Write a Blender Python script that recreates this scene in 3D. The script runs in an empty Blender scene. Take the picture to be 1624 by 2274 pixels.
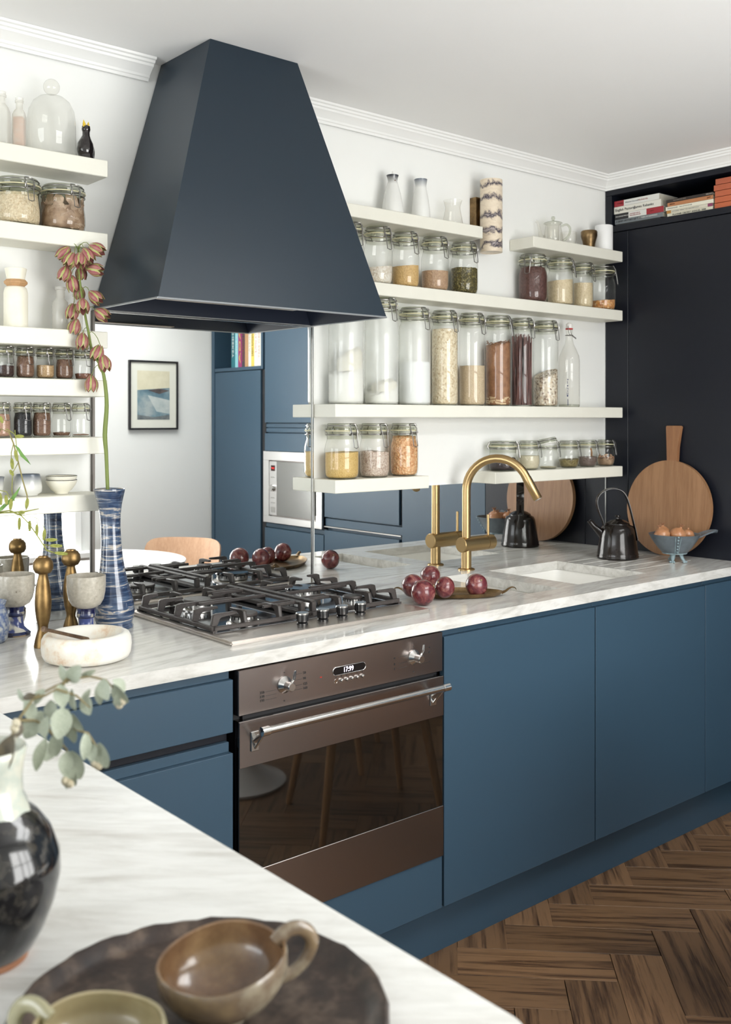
import bpy, bmesh, math, random
from mathutils import Vector, Matrix, noise
random.seed(7)
C = bpy.context.scene.collection
SC = bpy.context.scene
PI = math.pi

# ---------------------------------------------------------------- camera, sky, daylight, exposure
cam_d = bpy.data.cameras.new('camera'); cam = bpy.data.objects.new('camera', cam_d); C.objects.link(cam)
cam.location = (0.0, -2.545, 1.44)
cam.rotation_euler = (math.radians(90), 0, math.radians(-40.354))
cam_d.sensor_fit = 'HORIZONTAL'; cam_d.sensor_width = 36.0
cam_d.lens = 36.0*2250/1624
cam_d.shift_y = -(1137-931)/1624
cam_d.clip_start = 0.05
cam_d.dof.use_dof = True; cam_d.dof.focus_distance = 2.75; cam_d.dof.aperture_fstop = 9.0
SC.camera = cam

world = bpy.data.worlds.new('world'); SC.world = world; world.use_nodes = True
bgn = world.node_tree.nodes['Background']
bgn.inputs[0].default_value = (0.86, 0.93, 1.0, 1); bgn.inputs[1].default_value = 2.2

def area(name, loc, rot, sx, sy, power, col):
    l = bpy.data.lights.new(name, 'AREA'); l.shape = 'RECTANGLE'; l.size = sx; l.size_y = sy
    l.energy = power; l.color = col
    o = bpy.data.objects.new(name, l); C.objects.link(o); o.location = loc; o.rotation_euler = rot
    return o
# daylight just outside the panes of the two windows and the added rooflight
area('daylight_behind', (1.75, -3.22, 1.42), (math.radians(90), 0, 0), 1.64, 1.36, 78, (1.0, 0.985, 0.95))
area('fill_above', (2.3, -2.30, 2.66), (0, 0, 0), 1.5, 1.05, 56, (1.0, 0.99, 0.97))  # added lamp over the unseen rooflight, brightens the far wall and table
area('daylight_left', (-3.54, -1.60, 1.25), (math.radians(90), 0, math.radians(-90)), 2.6, 2.1, 108, (0.95, 0.98, 1.0))

SC.view_settings.view_transform = 'Standard'; SC.view_settings.look = 'None'
SC.view_settings.gamma = 1.0; SC.view_settings.use_curve_mapping = False
SC.view_settings.exposure = -0.05
SC.cycles.max_bounces = 12; SC.cycles.diffuse_bounces = 6; SC.cycles.glossy_bounces = 6
SC.cycles.transparent_max_bounces = 40; SC.cycles.caustics_reflective = True

# ---------------------------------------------------------------- materials
MATS = {}
def mat(name, col=(.8,.8,.8), rough=.5, metal=0., spec=.5, coat=0.):
    if name in MATS: return MATS[name]
    m = bpy.data.materials.new(name); m.use_nodes = True; MATS[name] = m
    b = m.node_tree.nodes['Principled BSDF']
    b.inputs['Base Color'].default_value = (*col, 1); b.inputs['Roughness'].default_value = rough
    b.inputs['Metallic'].default_value = metal; b.inputs['Specular IOR Level'].default_value = spec
    b.inputs['Coat Weight'].default_value = coat; b.inputs['Coat Roughness'].default_value = .06
    return m
def nt(m): return m.node_tree.nodes, m.node_tree.links, m.node_tree.nodes['Principled BSDF']
def coords(m, scale=(1,1,1), rot=(0,0,0), kind='Object'):
    n, l, b = nt(m)
    t = n.new('ShaderNodeTexCoord'); mp = n.new('ShaderNodeMapping'); l.new(t.outputs[kind], mp.inputs[0])
    mp.inputs['Scale'].default_value = scale; mp.inputs['Rotation'].default_value = rot
    return mp.outputs[0]
def ramp(m, src, stops, interp='LINEAR'):
    n, l, b = nt(m)
    r = n.new('ShaderNodeValToRGB'); r.color_ramp.interpolation = interp
    e = r.color_ramp.elements
    while len(e) < len(stops): e.new(.5)
    for k, (p, c) in enumerate(stops): e[k].position = p; e[k].color = (*c, 1)
    l.new(src, r.inputs[0]); return r.outputs[0]
def noisetex(m, vec, scale, detail=4, rough=.5, dist=0):
    n, l, b = nt(m)
    t = n.new('ShaderNodeTexNoise'); t.inputs['Scale'].default_value = scale; t.inputs['Detail'].default_value = detail
    t.inputs['Roughness'].default_value = rough; t.inputs['Distortion'].default_value = dist
    l.new(vec, t.inputs['Vector']); return t.outputs['Fac']
def bump(m, src, strength, dist=.002):
    n, l, b = nt(m)
    k = n.new('ShaderNodeBump'); k.inputs['Strength'].default_value = strength; k.inputs['Distance'].default_value = dist
    l.new(src, k.inputs['Height']); l.new(k.outputs[0], b.inputs['Normal'])
def mottled(name, c1, c2, scale=20, rough=.5, metal=0., bmp=0., coat=0., c3=None, spec=.5, det=5):
    m = mat(name, c1, rough, metal, spec, coat); n, l, b = nt(m)
    f = noisetex(m, coords(m), scale, det, .6)
    st = [(.35, c1), (.65, c2)] if c3 is None else [(.3, c1), (.5, c2), (.68, c3)]
    l.new(ramp(m, f, st), b.inputs['Base Color'])
    if bmp: bump(m, f, bmp)
    return m
def grain(name, cols, scale, bmp=.6, rough=.6):
    m = mat(name, cols[0], rough); n, l, b = nt(m)
    v = n.new('ShaderNodeTexVoronoi'); v.inputs['Scale'].default_value = scale
    l.new(coords(m), v.inputs['Vector'])
    s = n.new('ShaderNodeSeparateColor'); l.new(v.outputs['Color'], s.inputs[0])
    k = len(cols)
    l.new(ramp(m, s.outputs[0], [(i/(k-1) if k > 1 else 0, c) for i, c in enumerate(cols)]), b.inputs['Base Color'])
    bump(m, v.outputs['Distance'], bmp, .003)
    return m

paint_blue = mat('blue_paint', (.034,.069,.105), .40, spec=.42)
paint_blue_shaded = mat('shaded_blue_paint', (.0055,.0070,.0125), .42, spec=.35)  # the same blue paint, darkened in colour to stand for shade
hood_blue = mat('hood_paint', (.007,.018,.030), .36, spec=.5)
hood_in = mat('hood_inside_paint', (.010,.015,.030), .35)
wallm = mottled('wall_paint', (.82,.825,.80), (.84,.845,.82), 3, .7)
ceilm = mottled('ceiling_paint', (.89,.885,.875), (.90,.895,.885), 2, .8)
shelfm = mottled('shelf_paint', (.76,.745,.655), (.79,.775,.685), 6, .45)
trimm = mat('trim_paint', (.86,.86,.84), .45)
dark_gap = mat('dark_gap', (.006,.006,.008), .6)
mirror = mat('mirror_silver', (.90,.91,.90), .0, 1.)
chrome = mat('chrome', (.78,.77,.75), .12, 1.)
steel = mat('brushed_steel', (.66,.61,.56), .34, 1.)
steel_dk = mat('oven_steel', (.34,.30,.285), .27, 1.)
steel_br = mat('bright_steel', (.66,.65,.63), .2, 1.)
for _m in (steel, steel_dk):
    f = noisetex(_m, coords(_m, (3, 3, 260)), 4, 3); bump(_m, f, .012, .001)
brass = mat('brushed_brass', (.46,.32,.155), .34, 1.)
antique = mottled('antique_brass', (.17,.105,.042), (.31,.20,.085), 30, .42, 1., .12)
brass_dk = mottled('tarnished_brass', (.12,.08,.04), (.30,.20,.10), 25, .38, 1., .1)
iron = mottled('cast_iron', (.032,.026,.024), (.05,.042,.038), 90, .42, 0., .15)
black_gloss = mat('black_gloss', (.008,.008,.009), .12, coat=.6)
oven_glass = mat('oven_glass', (.006,.005,.004), .03, spec=1.0)
oven_glass.node_tree.nodes['Principled BSDF'].inputs['IOR'].default_value = 1.75
bird_glaze = mat('bird_glaze', (.012,.008,.008), .08, coat=.8)
beakm = mat('beak_yellow', (.75,.52,.05), .3)
ceramic_w = mat('white_ceramic', (.85,.84,.80), .22, coat=.3)
cream = mottled('cream_stoneware', (.80,.77,.64), (.84,.81,.70), 30, .5)
corkm = mottled('pale_wood_collar', (.46,.26,.12), (.56,.34,.17), 40, .55)
soapstone = mottled('dark_slate', (.1,.1,.1), (.2,.2,.2), 8, .5)
print_dk = mat('dark_print', (.02,.018,.018), .5)
rubber = mat('rubber_seal', (.62,.58,.38), .5)
wire = mat('clasp_wire', (.30,.29,.28), .3, 1.)
red_led = mat('red_led', (.5,.02,.01), .3)

def emit(name, col, s):
    m = mat(name, col); b = nt(m)[2]
    b.inputs['Emission Color'].default_value = (*col, 1); b.inputs['Emission Strength'].default_value = s; return m
digits = emit('lit_digits', (.95,.85,1.), 2.2)
digits_red = emit('lit_red_digits', (1.,.04,.03), .9)

def glassm(name, tint=(.97,.98,.97), edge=(.66,.68,.63), haze=0., start=.45):
    m = bpy.data.materials.new(name); m.use_nodes = True; n = m.node_tree.nodes; l = m.node_tree.links
    n.remove(n['Principled BSDF']); out = n['Material Output']
    lw = n.new('ShaderNodeLayerWeight'); lw.inputs[0].default_value = .35
    r = n.new('ShaderNodeValToRGB'); e = r.color_ramp.elements
    e[0].position = start; e[0].color = (*tint, 1); e[1].position = .95; e[1].color = (*edge, 1)
    l.new(lw.outputs['Facing'], r.inputs[0])
    tr = n.new('ShaderNodeBsdfTransparent'); l.new(r.outputs[0], tr.inputs[0])
    gl = n.new('ShaderNodeBsdfGlossy'); gl.inputs['Roughness'].default_value = .03
    l2 = n.new('ShaderNodeLayerWeight'); l2.inputs[0].default_value = .5
    pw = n.new('ShaderNodeMath'); pw.operation = 'POWER'; pw.inputs[1].default_value = 4.; l.new(l2.outputs['Facing'], pw.inputs[0])
    mf = n.new('ShaderNodeMath'); mf.operation = 'MULTIPLY_ADD'; mf.inputs[1].default_value = .65; mf.inputs[2].default_value = .045; l.new(pw.outputs[0], mf.inputs[0])
    mx = n.new('ShaderNodeMixShader'); l.new(mf.outputs[0], mx.inputs[0])
    l.new(tr.outputs[0], mx.inputs[1]); l.new(gl.outputs[0], mx.inputs[2])
    last = mx.outputs[0]
    if haze:
        df = n.new('ShaderNodeBsdfDiffuse'); df.inputs[0].default_value = (.86,.86,.83,1)
        m2 = n.new('ShaderNodeMixShader')
        m2.inputs[0].default_value = haze
        l.new(last, m2.inputs[1]); l.new(df.outputs[0], m2.inputs[2]); last = m2.outputs[0]
    l.new(last, out.inputs[0]); MATS[name] = m; return m
glass = glassm('jar_glass', (.965,.97,.96), (.52,.54,.49), start=.62)
glass_rim = glassm('jar_rim_glass', (.84,.85,.80), (.40,.41,.35))
glass_haze = glassm('dusty_jar_glass', haze=.28)
glass_pale = glassm('pale_clear_glass', (.955,.95,.93), (.62,.59,.53), haze=.05, start=.55)
glass_frost = glassm('cloudy_old_glass', (.93,.92,.88), (.55,.52,.46), haze=.35)
window_glass = glassm('window_glass', (.99,.99,.99), (.9,.93,.92))

def marble(name, base, vein, rot, k=.5, rough=.15):
    m = mat(name, base, rough, spec=.45); n, l, b = nt(m)
    v0 = coords(m, (1, 1, 1), (0, 0, rot)); mp = n.new('ShaderNodeMapping'); mp.inputs['Scale'].default_value = (1.0, 5.0, 5.0); l.new(v0, mp.inputs[0]); vec = mp.outputs[0]
    f1 = noisetex(m, vec, 2.6, 9, .62, 1.1); f2 = noisetex(m, vec, 9, 7, .65, .5)
    c1 = ramp(m, f1, [(.34, vein), (.46, tuple(b_*(1-.25*k)+v_*.25*k for b_, v_ in zip(base, vein))), (.54, base), (.75, tuple(x*(1-.10*k) for x in base))])
    c2 = ramp(m, f2, [(.30, (1-.16*k, 1-.165*k, 1-.18*k)), (.55, (1,1,1))])
    mx = n.new('ShaderNodeMix'); mx.data_type = 'RGBA'; mx.blend_type = 'MULTIPLY'; mx.inputs[0].default_value = 1.
    l.new(c1, mx.inputs[6]); l.new(c2, mx.inputs[7]); l.new(mx.outputs[2], b.inputs['Base Color'])
    return m
marble_m = marble('worktop_marble', (.69,.68,.645), (.50,.485,.45), -.2, 1.3)
marble_p = marble('peninsula_marble', (.70,.70,.675), (.52,.505,.47), math.radians(42), 1.0, .34)

def wood(name, c1, c2, scale=(14, 14, 1.2), rough=.45, rnd=0., coat=0., ring=7.):
    m = mat(name, c1, rough, coat=coat); n, l, b = nt(m)
    t = n.new('ShaderNodeTexCoord'); src = t.outputs['Object']
    if rnd:
        oi = n.new('ShaderNodeObjectInfo'); mu = n.new('ShaderNodeMath'); mu.operation = 'MULTIPLY'; mu.inputs[1].default_value = 37.
        l.new(oi.outputs['Random'], mu.inputs[0]); ad = n.new('ShaderNodeVectorMath'); ad.operation = 'ADD'
        l.new(src, ad.inputs[0]); l.new(mu.outputs[0], ad.inputs[1]); src = ad.outputs[0]
    mp = n.new('ShaderNodeMapping'); l.new(src, mp.inputs[0]); mp.inputs['Scale'].default_value = scale
    f0 = noisetex(m, mp.outputs[0], .9, 3, .5, .4)
    mu2 = n.new('ShaderNodeMath'); mu2.operation = 'MULTIPLY'; mu2.inputs[1].default_value = ring; l.new(f0, mu2.inputs[0])
    fr = n.new('ShaderNodeMath'); fr.operation = 'PINGPONG'; fr.inputs[1].default_value = .5; l.new(mu2.outputs[0], fr.inputs[0])
    f1 = noisetex(m, mp.outputs[0], 6, 8, .65)
    ad2 = n.new('ShaderNodeMath'); ad2.operation = 'MULTIPLY_ADD'; ad2.inputs[1].default_value = .9; l.new(fr.outputs[0], ad2.inputs[0]); l.new(f1, ad2.inputs[2])
    col = ramp(m, ad2.outputs[0], [(.42, c1), (.85, c2)])
    if rnd:
        hs = n.new('ShaderNodeHueSaturation'); l.new(col, hs.inputs['Color'])
        mr = n.new('ShaderNodeMapRange'); mr.inputs[3].default_value = 1-rnd; mr.inputs[4].default_value = 1+rnd
        l.new(oi.outputs['Random'], mr.inputs[0]); l.new(mr.outputs[0], hs.inputs['Value']); col = hs.outputs[0]
    l.new(col, b.inputs['Base Color']); bump(m, f1, .12, .001)
    return m
oak_floor = wood('dark_oak', (.048,.023,.011), (.20,.112,.055), (1.7, 30, 30), .38, .24, ring=3.)
board_wood = wood('board_wood', (.23,.115,.052), (.31,.165,.080), (30, 30, 2.2), .5, ring=2.)
ply = wood('plywood', (.50,.29,.17), (.60,.37,.23), (20, 20, 2), .4, ring=2.)
leg_wood = wood('leg_wood', (.42,.21,.085), (.50,.27,.12), (30, 30, 2), .4, ring=2.)

# ---------------------------------------------------------------- mesh helpers
def new(): return bmesh.new()
def vadd(bm, M, p):
    p = Vector(p); return bm.verts.new(M @ p if M else p)
def box(bm, x0, x1, y0, y1, z0, z1, bev=0., M=None, seg=1):
    if x0 > x1: x0, x1 = x1, x0
    if y0 > y1: y0, y1 = y1, y0
    if z0 > z1: z0, z1 = z1, z0
    t = bmesh.new()
    v = [t.verts.new((x, y, z)) for x in (x0, x1) for y in (y0, y1) for z in (z0, z1)]
    for f in ((0,1,3,2), (4,6,7,5), (0,4,5,1), (2,3,7,6), (0,2,6,4), (1,5,7,3)): t.faces.new([v[i] for i in f])
    if bev: bmesh.ops.bevel(t, geom=t.edges[:], offset=bev, segments=seg, affect='EDGES')
    merge(bm, t, M)
def merge(bm, t, M=None):
    t.verts.index_update(); mp = [vadd(bm, M, v.co) for v in t.verts]
    for f in t.faces:
        try: bm.faces.new([mp[v.index] for v in f.verts])
        except ValueError: pass
    t.free()
def lathe(bm, prof, seg=32, M=None, sx=1., sy=1.):
    rings = []
    for r, z in prof:
        if r < 1e-6: rings.append([vadd(bm, M, (0, 0, z))])
        else: rings.append([vadd(bm, M, (r*sx*math.cos(2*PI*k/seg), r*sy*math.sin(2*PI*k/seg), z)) for k in range(seg)])
    for a, b in zip(rings, rings[1:]):
        for k in range(seg):
            q = [a[k % len(a)], a[(k+1) % len(a)] if len(a) > 1 else a[0], b[(k+1) % len(b)] if len(b) > 1 else b[0], b[k % len(b)]]
            u = []
            for x in q:
                if x not in u: u.append(x)
            if len(u) > 2:
                try: bm.faces.new(u)
                except ValueError: pass
def frame_at(d, up=Vector((0,0,1))):
    d = d.normalized()
    if abs(d.dot(up)) > .95: up = Vector((1,0,0))
    x = d.cross(up).normalized(); y = x.cross(d).normalized(); return x, y
def tube(bm, pts, r, seg=8, M=None, cap=True, rx=1., ry=1., up=Vector((0,0,1)), closed=False):
    pts = [Vector(p) for p in pts]; n = len(pts); rs = r if isinstance(r, (list, tuple)) else [r]*n
    rings = []; px = None
    for i, p in enumerate(pts):
        if closed: d = pts[(i+1) % n]-pts[i-1]
        else: d = pts[min(i+1, n-1)]-pts[max(i-1, 0)]
        x, y = frame_at(d, up)
        if px is not None:
            d = d.normalized(); xx = px-d*px.dot(d)
            if xx.length > 1e-5: x = xx.normalized(); y = x.cross(d).normalized()
        px = x
        rings.append([vadd(bm, M, p+x*(rs[i]*rx*math.cos(2*PI*k/seg))+y*(rs[i]*ry*math.sin(2*PI*k/seg))) for k in range(seg)])
    pr = list(zip(rings, rings[1:]))
    if closed: pr.append((rings[-1], rings[0]))
    for a, b in pr:
        for k in range(seg): bm.faces.new((a[k], a[(k+1) % seg], b[(k+1) % seg], b[k]))
    if cap and not closed:
        bm.faces.new(rings[0][::-1]); bm.faces.new(rings[-1])
def sm(pts, k=4):        # Catmull-Rom resampling of a polyline (tuples may carry a radius as last item)
    P = [tuple(p) for p in pts]; P = [P[0]]+P+[P[-1]]; out = []
    for i in range(1, len(P)-2):
        for j in range(k):
            t = j/k; out.append(tuple(.5*((2*b)+(c-a)*t+(2*a-5*b+4*c-d)*t*t+(3*b-a-3*c+d)*t**3) for a, b, c, d in zip(P[i-1], P[i], P[i+1], P[i+2])))
    return out+[P[-2]]
def stube(bm, pts, r, seg=8, M=None, k=4, **kw):
    rs = r if isinstance(r, (list, tuple)) else [r]*len(pts)
    q = sm([tuple(p)+(x,) for p, x in zip(pts, rs)], k); tube(bm, [p[:3] for p in q], [p[3] for p in q], seg, M, **kw)
def ring(bm, R, r, z, seg=32, s2=6, M=None, c=(0,0)):
    tube(bm, [(c[0]+R*math.cos(2*PI*k/seg), c[1]+R*math.sin(2*PI*k/seg), z) for k in range(seg)], r, s2, M, closed=True)
def prism(bm, poly, z0, z1, M=None, bev=0.):
    t = bmesh.new()
    a = [t.verts.new((x, y, z0)) for x, y in poly]; b = [t.verts.new((x, y, z1)) for x, y in poly]
    t.faces.new(a[::-1]); t.faces.new(b)
    for k in range(len(poly)): t.faces.new((a[k], a[(k+1) % len(poly)], b[(k+1) % len(poly)], b[k]))
    if bev: bmesh.ops.bevel(t, geom=t.edges[:], offset=bev, segments=1, affect='EDGES')
    merge(bm, t, M)
def hexa(bm, P, M=None):   # 8 corners: bottom 4 then top 4, same winding
    v = [vadd(bm, M, p) for p in P]
    for f in ((3,2,1,0), (4,5,6,7), (0,1,5,4), (1,2,6,5), (2,3,7,6), (3,0,4,7)): bm.faces.new([v[i] for i in f])
def blob(bm, r, seg=16, M=None, amp=0., freq=30., seed=0., sc=(1,1,1)):
    n2 = max(6, seg//2); prof = []
    rings = []
    for i in range(n2+1):
        th = PI*i/n2; row = []
        for k in range(seg if 0 < i < n2 else 1):
            ph = 2*PI*k/seg
            p = Vector((math.sin(th)*math.cos(ph)*sc[0], math.sin(th)*math.sin(ph)*sc[1], -math.cos(th)*sc[2]))*r
            if amp: p *= 1+amp*noise.noise(p*freq+Vector((seed, seed, seed)))
            row.append(vadd(bm, M, p))
        rings.append(row)
    for a, b in zip(rings, rings[1:]):
        for k in range(seg):
            q = []
            for x in (a[k % len(a)], a[(k+1) % len(a)], b[(k+1) % len(b)], b[k % len(b)]):
                if x not in q: q.append(x)
            if len(q) > 2: bm.faces.new(q)

def obj(name, bm, m, parent=None, loc=None, smooth=True, ang=35, rot=None):
    if isinstance(bm, bmesh.types.BMesh):
        bmesh.ops.recalc_face_normals(bm, faces=bm.faces[:])
        me = bpy.data.meshes.new(name); bm.to_mesh(me); bm.free()
        if smooth:
            me.polygons.foreach_set('use_smooth', [True]*len(me.polygons))
            me.set_sharp_from_angle(angle=math.radians(ang))
        me.materials.append(m)
    else: me = bm
    o = bpy.data.objects.new(name, me); C.objects.link(o)
    if parent: o.parent = parent
    if loc: o.location = loc
    if rot: o.rotation_euler = rot
    return o
def tag(o, label, cat, group=None, kind=None):
    if label: o['label'] = label
    if cat: o['category'] = cat
    if group: o['group'] = group
    if kind: o['kind'] = kind
    return o
def thing(name, label, cat, loc=(0,0,0), rz=0., group=None):
    o = bpy.data.objects.new(name, None); C.objects.link(o); o.empty_display_size = .05
    o.location = loc; o.rotation_euler = (0, 0, rz)
    return tag(o, label, cat, group)
def struct(name, bm, m, **k):
    o = obj(name, bm, m, **k); o['kind'] = 'structure'; return o
def stuff(o): o['kind'] = 'stuff'; return o
def copy_tree(o, parent=None):
    c = o.copy(); C.objects.link(c)
    if parent: c.parent = parent
    for ch in list(o.children): copy_tree(ch, c)
    return c
def text(name, s, size, m, loc, ax, ay, parent=None, ext=.0003, align='LEFT', sx=1.):
    cu = bpy.data.curves.new('t', 'FONT'); cu.body = s; cu.size = size; cu.extrude = ext; cu.resolution_u = 2
    cu.align_x = align; cu.align_y = 'CENTER'
    o = bpy.data.objects.new('t', cu); C.objects.link(o)
    dg = bpy.context.evaluated_depsgraph_get()
    me = bpy.data.meshes.new_from_object(o.evaluated_get(dg)); bpy.data.objects.remove(o); bpy.data.curves.remove(cu)
    ax = Vector(ax); ay = Vector(ay); az = ax.cross(ay)
    M = Matrix(((ax.x*sx, ay.x, az.x, loc[0]), (ax.y*sx, ay.y, az.y, loc[1]), (ax.z*sx, ay.z, az.z, loc[2]), (0,0,0,1)))
    me.transform(M); me.materials.clear(); me.materials.append(m)
    q = bpy.data.objects.new(name, me); C.objects.link(q)
    if parent: q.parent = parent
    return q
def T(x, y, z): return Matrix.Translation((x, y, z))
def R(a, ax='Z'): return Matrix.Rotation(a, 4, ax)

# ---------------------------------------------------------------- the room
XR, ZC, YB, XL = 3.463, 2.435, -3.08, -3.4
bm = new(); box(bm, XL-.1, 4.2, YB-.1, .1, -.06, -.008)
floor = struct('floor', bm, mat('subfloor', (.02,.012,.008), .8), smooth=False)
W, L = .1365, .4095
bmp = new(); box(bmp, 0, L-.0012, 0, W-.0012, -.008, 0, .0004)
pm = None; nplank = 0
a = Vector((1, -1))/math.sqrt(2); q = Vector((1, 1))/math.sqrt(2); o0 = Vector((1.884, -.697))
bmesh.ops.recalc_face_normals(bmp, faces=bmp.faces[:])
pme = bpy.data.meshes.new('plank'); bmp.to_mesh(pme); bmp.free(); pme.materials.append(oak_floor)
for i in range(-22, 40):
    for j in range(-8, 12):
        for kind in (0, 1):
            p0 = (i*W+j*L, i*W-j*L) if kind == 0 else (i*W+j*L+L+W, i*W-j*L+W-L)
            w0 = o0+a*p0[0]+q*p0[1]
            if kind == 0: cen = w0+a*L/2+q*W/2; ang = -PI/4
            else: cen = w0+q*L/2-a*W/2; ang = PI/4
            if not (-.55 < cen.x < 3.60 and -3.0 < cen.y < -.42): continue
            if cen.x < .62 and cen.y > -1.75: continue
            pl = bpy.data.objects.new('plank', pme); C.objects.link(pl); pl.parent = floor
            pl.location = (w0.x, w0.y, random.uniform(-.0006, 0)); pl.rotation_euler = (0, 0, ang); nplank += 1
print('planks', nplank)
bm = new()
for (x0, x1, y0, y1) in ((XL-.1, 1.55, YB-.1, .1), (3.05, 4.2, YB-.1, .1), (1.55, 3.05, YB-.1, -2.82), (1.55, 3.05, -1.78, .1)): box(bm, x0, x1, y0, y1, ZC, ZC+.06)
struct('ceiling', bm, ceilm, smooth=False)
bm = new(); box(bm, XL-.1, 4.2, .003, .12, 0, ZC)
struct('wall_back', bm, wallm, smooth=False)
bm = new(); box(bm, 4.08, 4.2, YB-.1, .003, 0, ZC)
struct('wall_right', bm, wallm, smooth=False)
def wall_hole(name, axis, p0, p1, u0, u1, h):     # h = (ua, ub, za, zb)
    bm = new()
    for (a0, a1, z0, z1) in ((u0, h[0], 0, ZC), (h[1], u1, 0, ZC), (h[0], h[1], 0, h[2]), (h[0], h[1], h[3], ZC)):
        if axis == 'Y': box(bm, a0, a1, p0, p1, z0, z1)
        else: box(bm, p0, p1, a0, a1, z0, z1)
    struct(name, bm, wallm, smooth=False)
wall_hole('wall_front', 'Y', YB-.12, YB, XL-.1, 4.08, (.92, 2.575, .735, 2.10))
wall_hole('wall_left', 'X', XL-.12, XL, YB, .003, (-2.95, -.25, .18, 2.33))

def window(name, axis, p, u0, u1, z0, z1, nm, sgn):
    r = bpy.data.objects.new(name, None); C.objects.link(r); r['kind'] = 'structure'
    def bx(bm, a0, a1, b0, b1, z0, z1):
        if axis == 'Y': box(bm, a0, a1, p+b0, p+b1, z0, z1, .004)
        else: box(bm, p+b0, p+b1, a0, a1, z0, z1, .004)
    bm = new(); f = .045
    bx(bm, u0, u0+f, -.09*sgn, .015*sgn, z0, z1); bx(bm, u1-f, u1, -.09*sgn, .015*sgn, z0, z1)
    bx(bm, u0+f, u1-f, -.09*sgn, .015*sgn, z0, z0+f); bx(bm, u0+f, u1-f, -.09*sgn, .015*sgn, z1-f, z1)
    obj('window_frame', bm, trimm, r)
    w = (u1-u0-2*f)/nm
    for k in range(nm-1):
        bm = new(); c = u0+f+w*(k+1); bx(bm, c-.02, c+.02, -.08*sgn, 0, z0+f, z1-f); obj('mullion', bm, trimm, r)
    zm = (z0+z1)/2
    for k in range(nm):
        bm = new(); c0 = u0+f+w*k+.02; c1 = c0+w-.04; bx(bm, c0, c1, -.075*sgn, -.01*sgn, zm-.018, zm+.018); obj('glazing_bar', bm, trimm, r)
        for (za, zb) in ((z0+f, zm-.018), (zm+.018, z1-f)):
            bm = new()
            if axis == 'Y': box(bm, c0, c1, p-.045*sgn, p-.041*sgn, za, zb)
            else: box(bm, p-.045*sgn, p-.041*sgn, c0, c1, za, zb)
            obj('pane', bm, window_glass, r, smooth=False)
    bm = new(); bx(bm, u0-.05, u1+.05, -.01*sgn, .10*sgn, z0-.035, z0); obj('window_sill', bm, trimm, r)
window('window_1', 'Y', YB, .92, 2.575, .735, 2.10, 3, 1)
window('window_2', 'X', XL, -2.95, -.25, .18, 2.33, 4, 1)

r = bpy.data.objects.new('added_rooflight', None); C.objects.link(r); r['kind'] = 'structure'  # unseen rooflight, added so light reaches the far wall and table
for (x0, x1, y0, y1) in ((1.55, 1.60, -2.82, -1.78), (3.00, 3.05, -2.82, -1.78), (1.60, 3.00, -2.82, -2.77), (1.60, 3.00, -1.83, -1.78)):
    bm = new(); box(bm, x0, x1, y0, y1, ZC+.001, ZC+.12, .003); obj('added_rooflight_frame', bm, trimm, r)
bm = new(); box(bm, 2.28, 2.32, -2.77, -1.83, ZC+.04, ZC+.11, .003); obj('added_rooflight_bar', bm, trimm, r)
for (x0, x1) in ((1.60, 2.28), (2.32, 3.00)):
    bm = new(); box(bm, x0, x1, -2.77, -1.83, ZC+.08, ZC+.084); obj('pane', bm, window_glass, r, smooth=False)
# cornice: stepped profile swept along the wall heads
def cornice(name, path):
    prof = [(0, -.055), (.006, -.055), (.008, -.048), (.012, -.046), (.014, -.040), (.020, -.034), (.032, -.024), (.036, -.022), (.038, -.016), (.044, -.014), (.046, -.008), (.053, -.006), (.055, 0), (0, 0)]
    bm = new(); rows = []
    for (x, y, nx, ny) in path:
        rows.append([bm.verts.new((x+nx*d, y+ny*d, ZC-.0005+z)) for d, z in prof])
    for a_, b_ in zip(rows, rows[1:]):
        for k in range(len(prof)-1): bm.faces.new((a_[k], a_[k+1], b_[k+1], b_[k]))
    bm.faces.new(rows[0]); bm.faces.new(rows[-1][::-1])
    struct(name, bm, trimm, ang=20)
cornice('trim_1', [(XL, 0.0, 0, -1), (1.365, 0.0, 0, -1)])
cornice('trim_2', [(1.72, 0.0, 0, -1), (XR, 0.0, -1, -1), (XR, YB+.02, -1, 1)])

# ---------------------------------------------------------------- base cabinets
FY = -.641; ZT = .915; ZB = .885
def front(bm, x0, x1, z0, z1, t=.019): box(bm, x0, x1, FY, FY+t, z0, z1, .0012)
# plinth
bm = new(); box(bm, .66, XR-.001, -.581, -.565, 0, .149); struct('trim_3', bm, paint_blue, smooth=False)
# drawer unit left of the oven
t = thing('drawer_cabinet', 'blue drawer cabinet under the worktop, left of the oven', 'cabinet', (.74, 0, 0))
bm = new(); box(bm, -.06, .494, FY+.03, -.01, .15, ZB-.001); obj('carcass', bm, paint_blue_shaded, t, smooth=False)
for z0, z1 in ((.745, .862), (.437, .699), (.152, .412)):
    bm = new(); box(bm, -.058, .492, FY, FY+.019, z0, z1, .0012); d = obj('drawer', bm, paint_blue, t)
    bm = new(); box(bm, -.056, .49, FY+.014, FY+.028, z1, z1+.022, .001); obj('finger_pull', bm, paint_blue, d)
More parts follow.
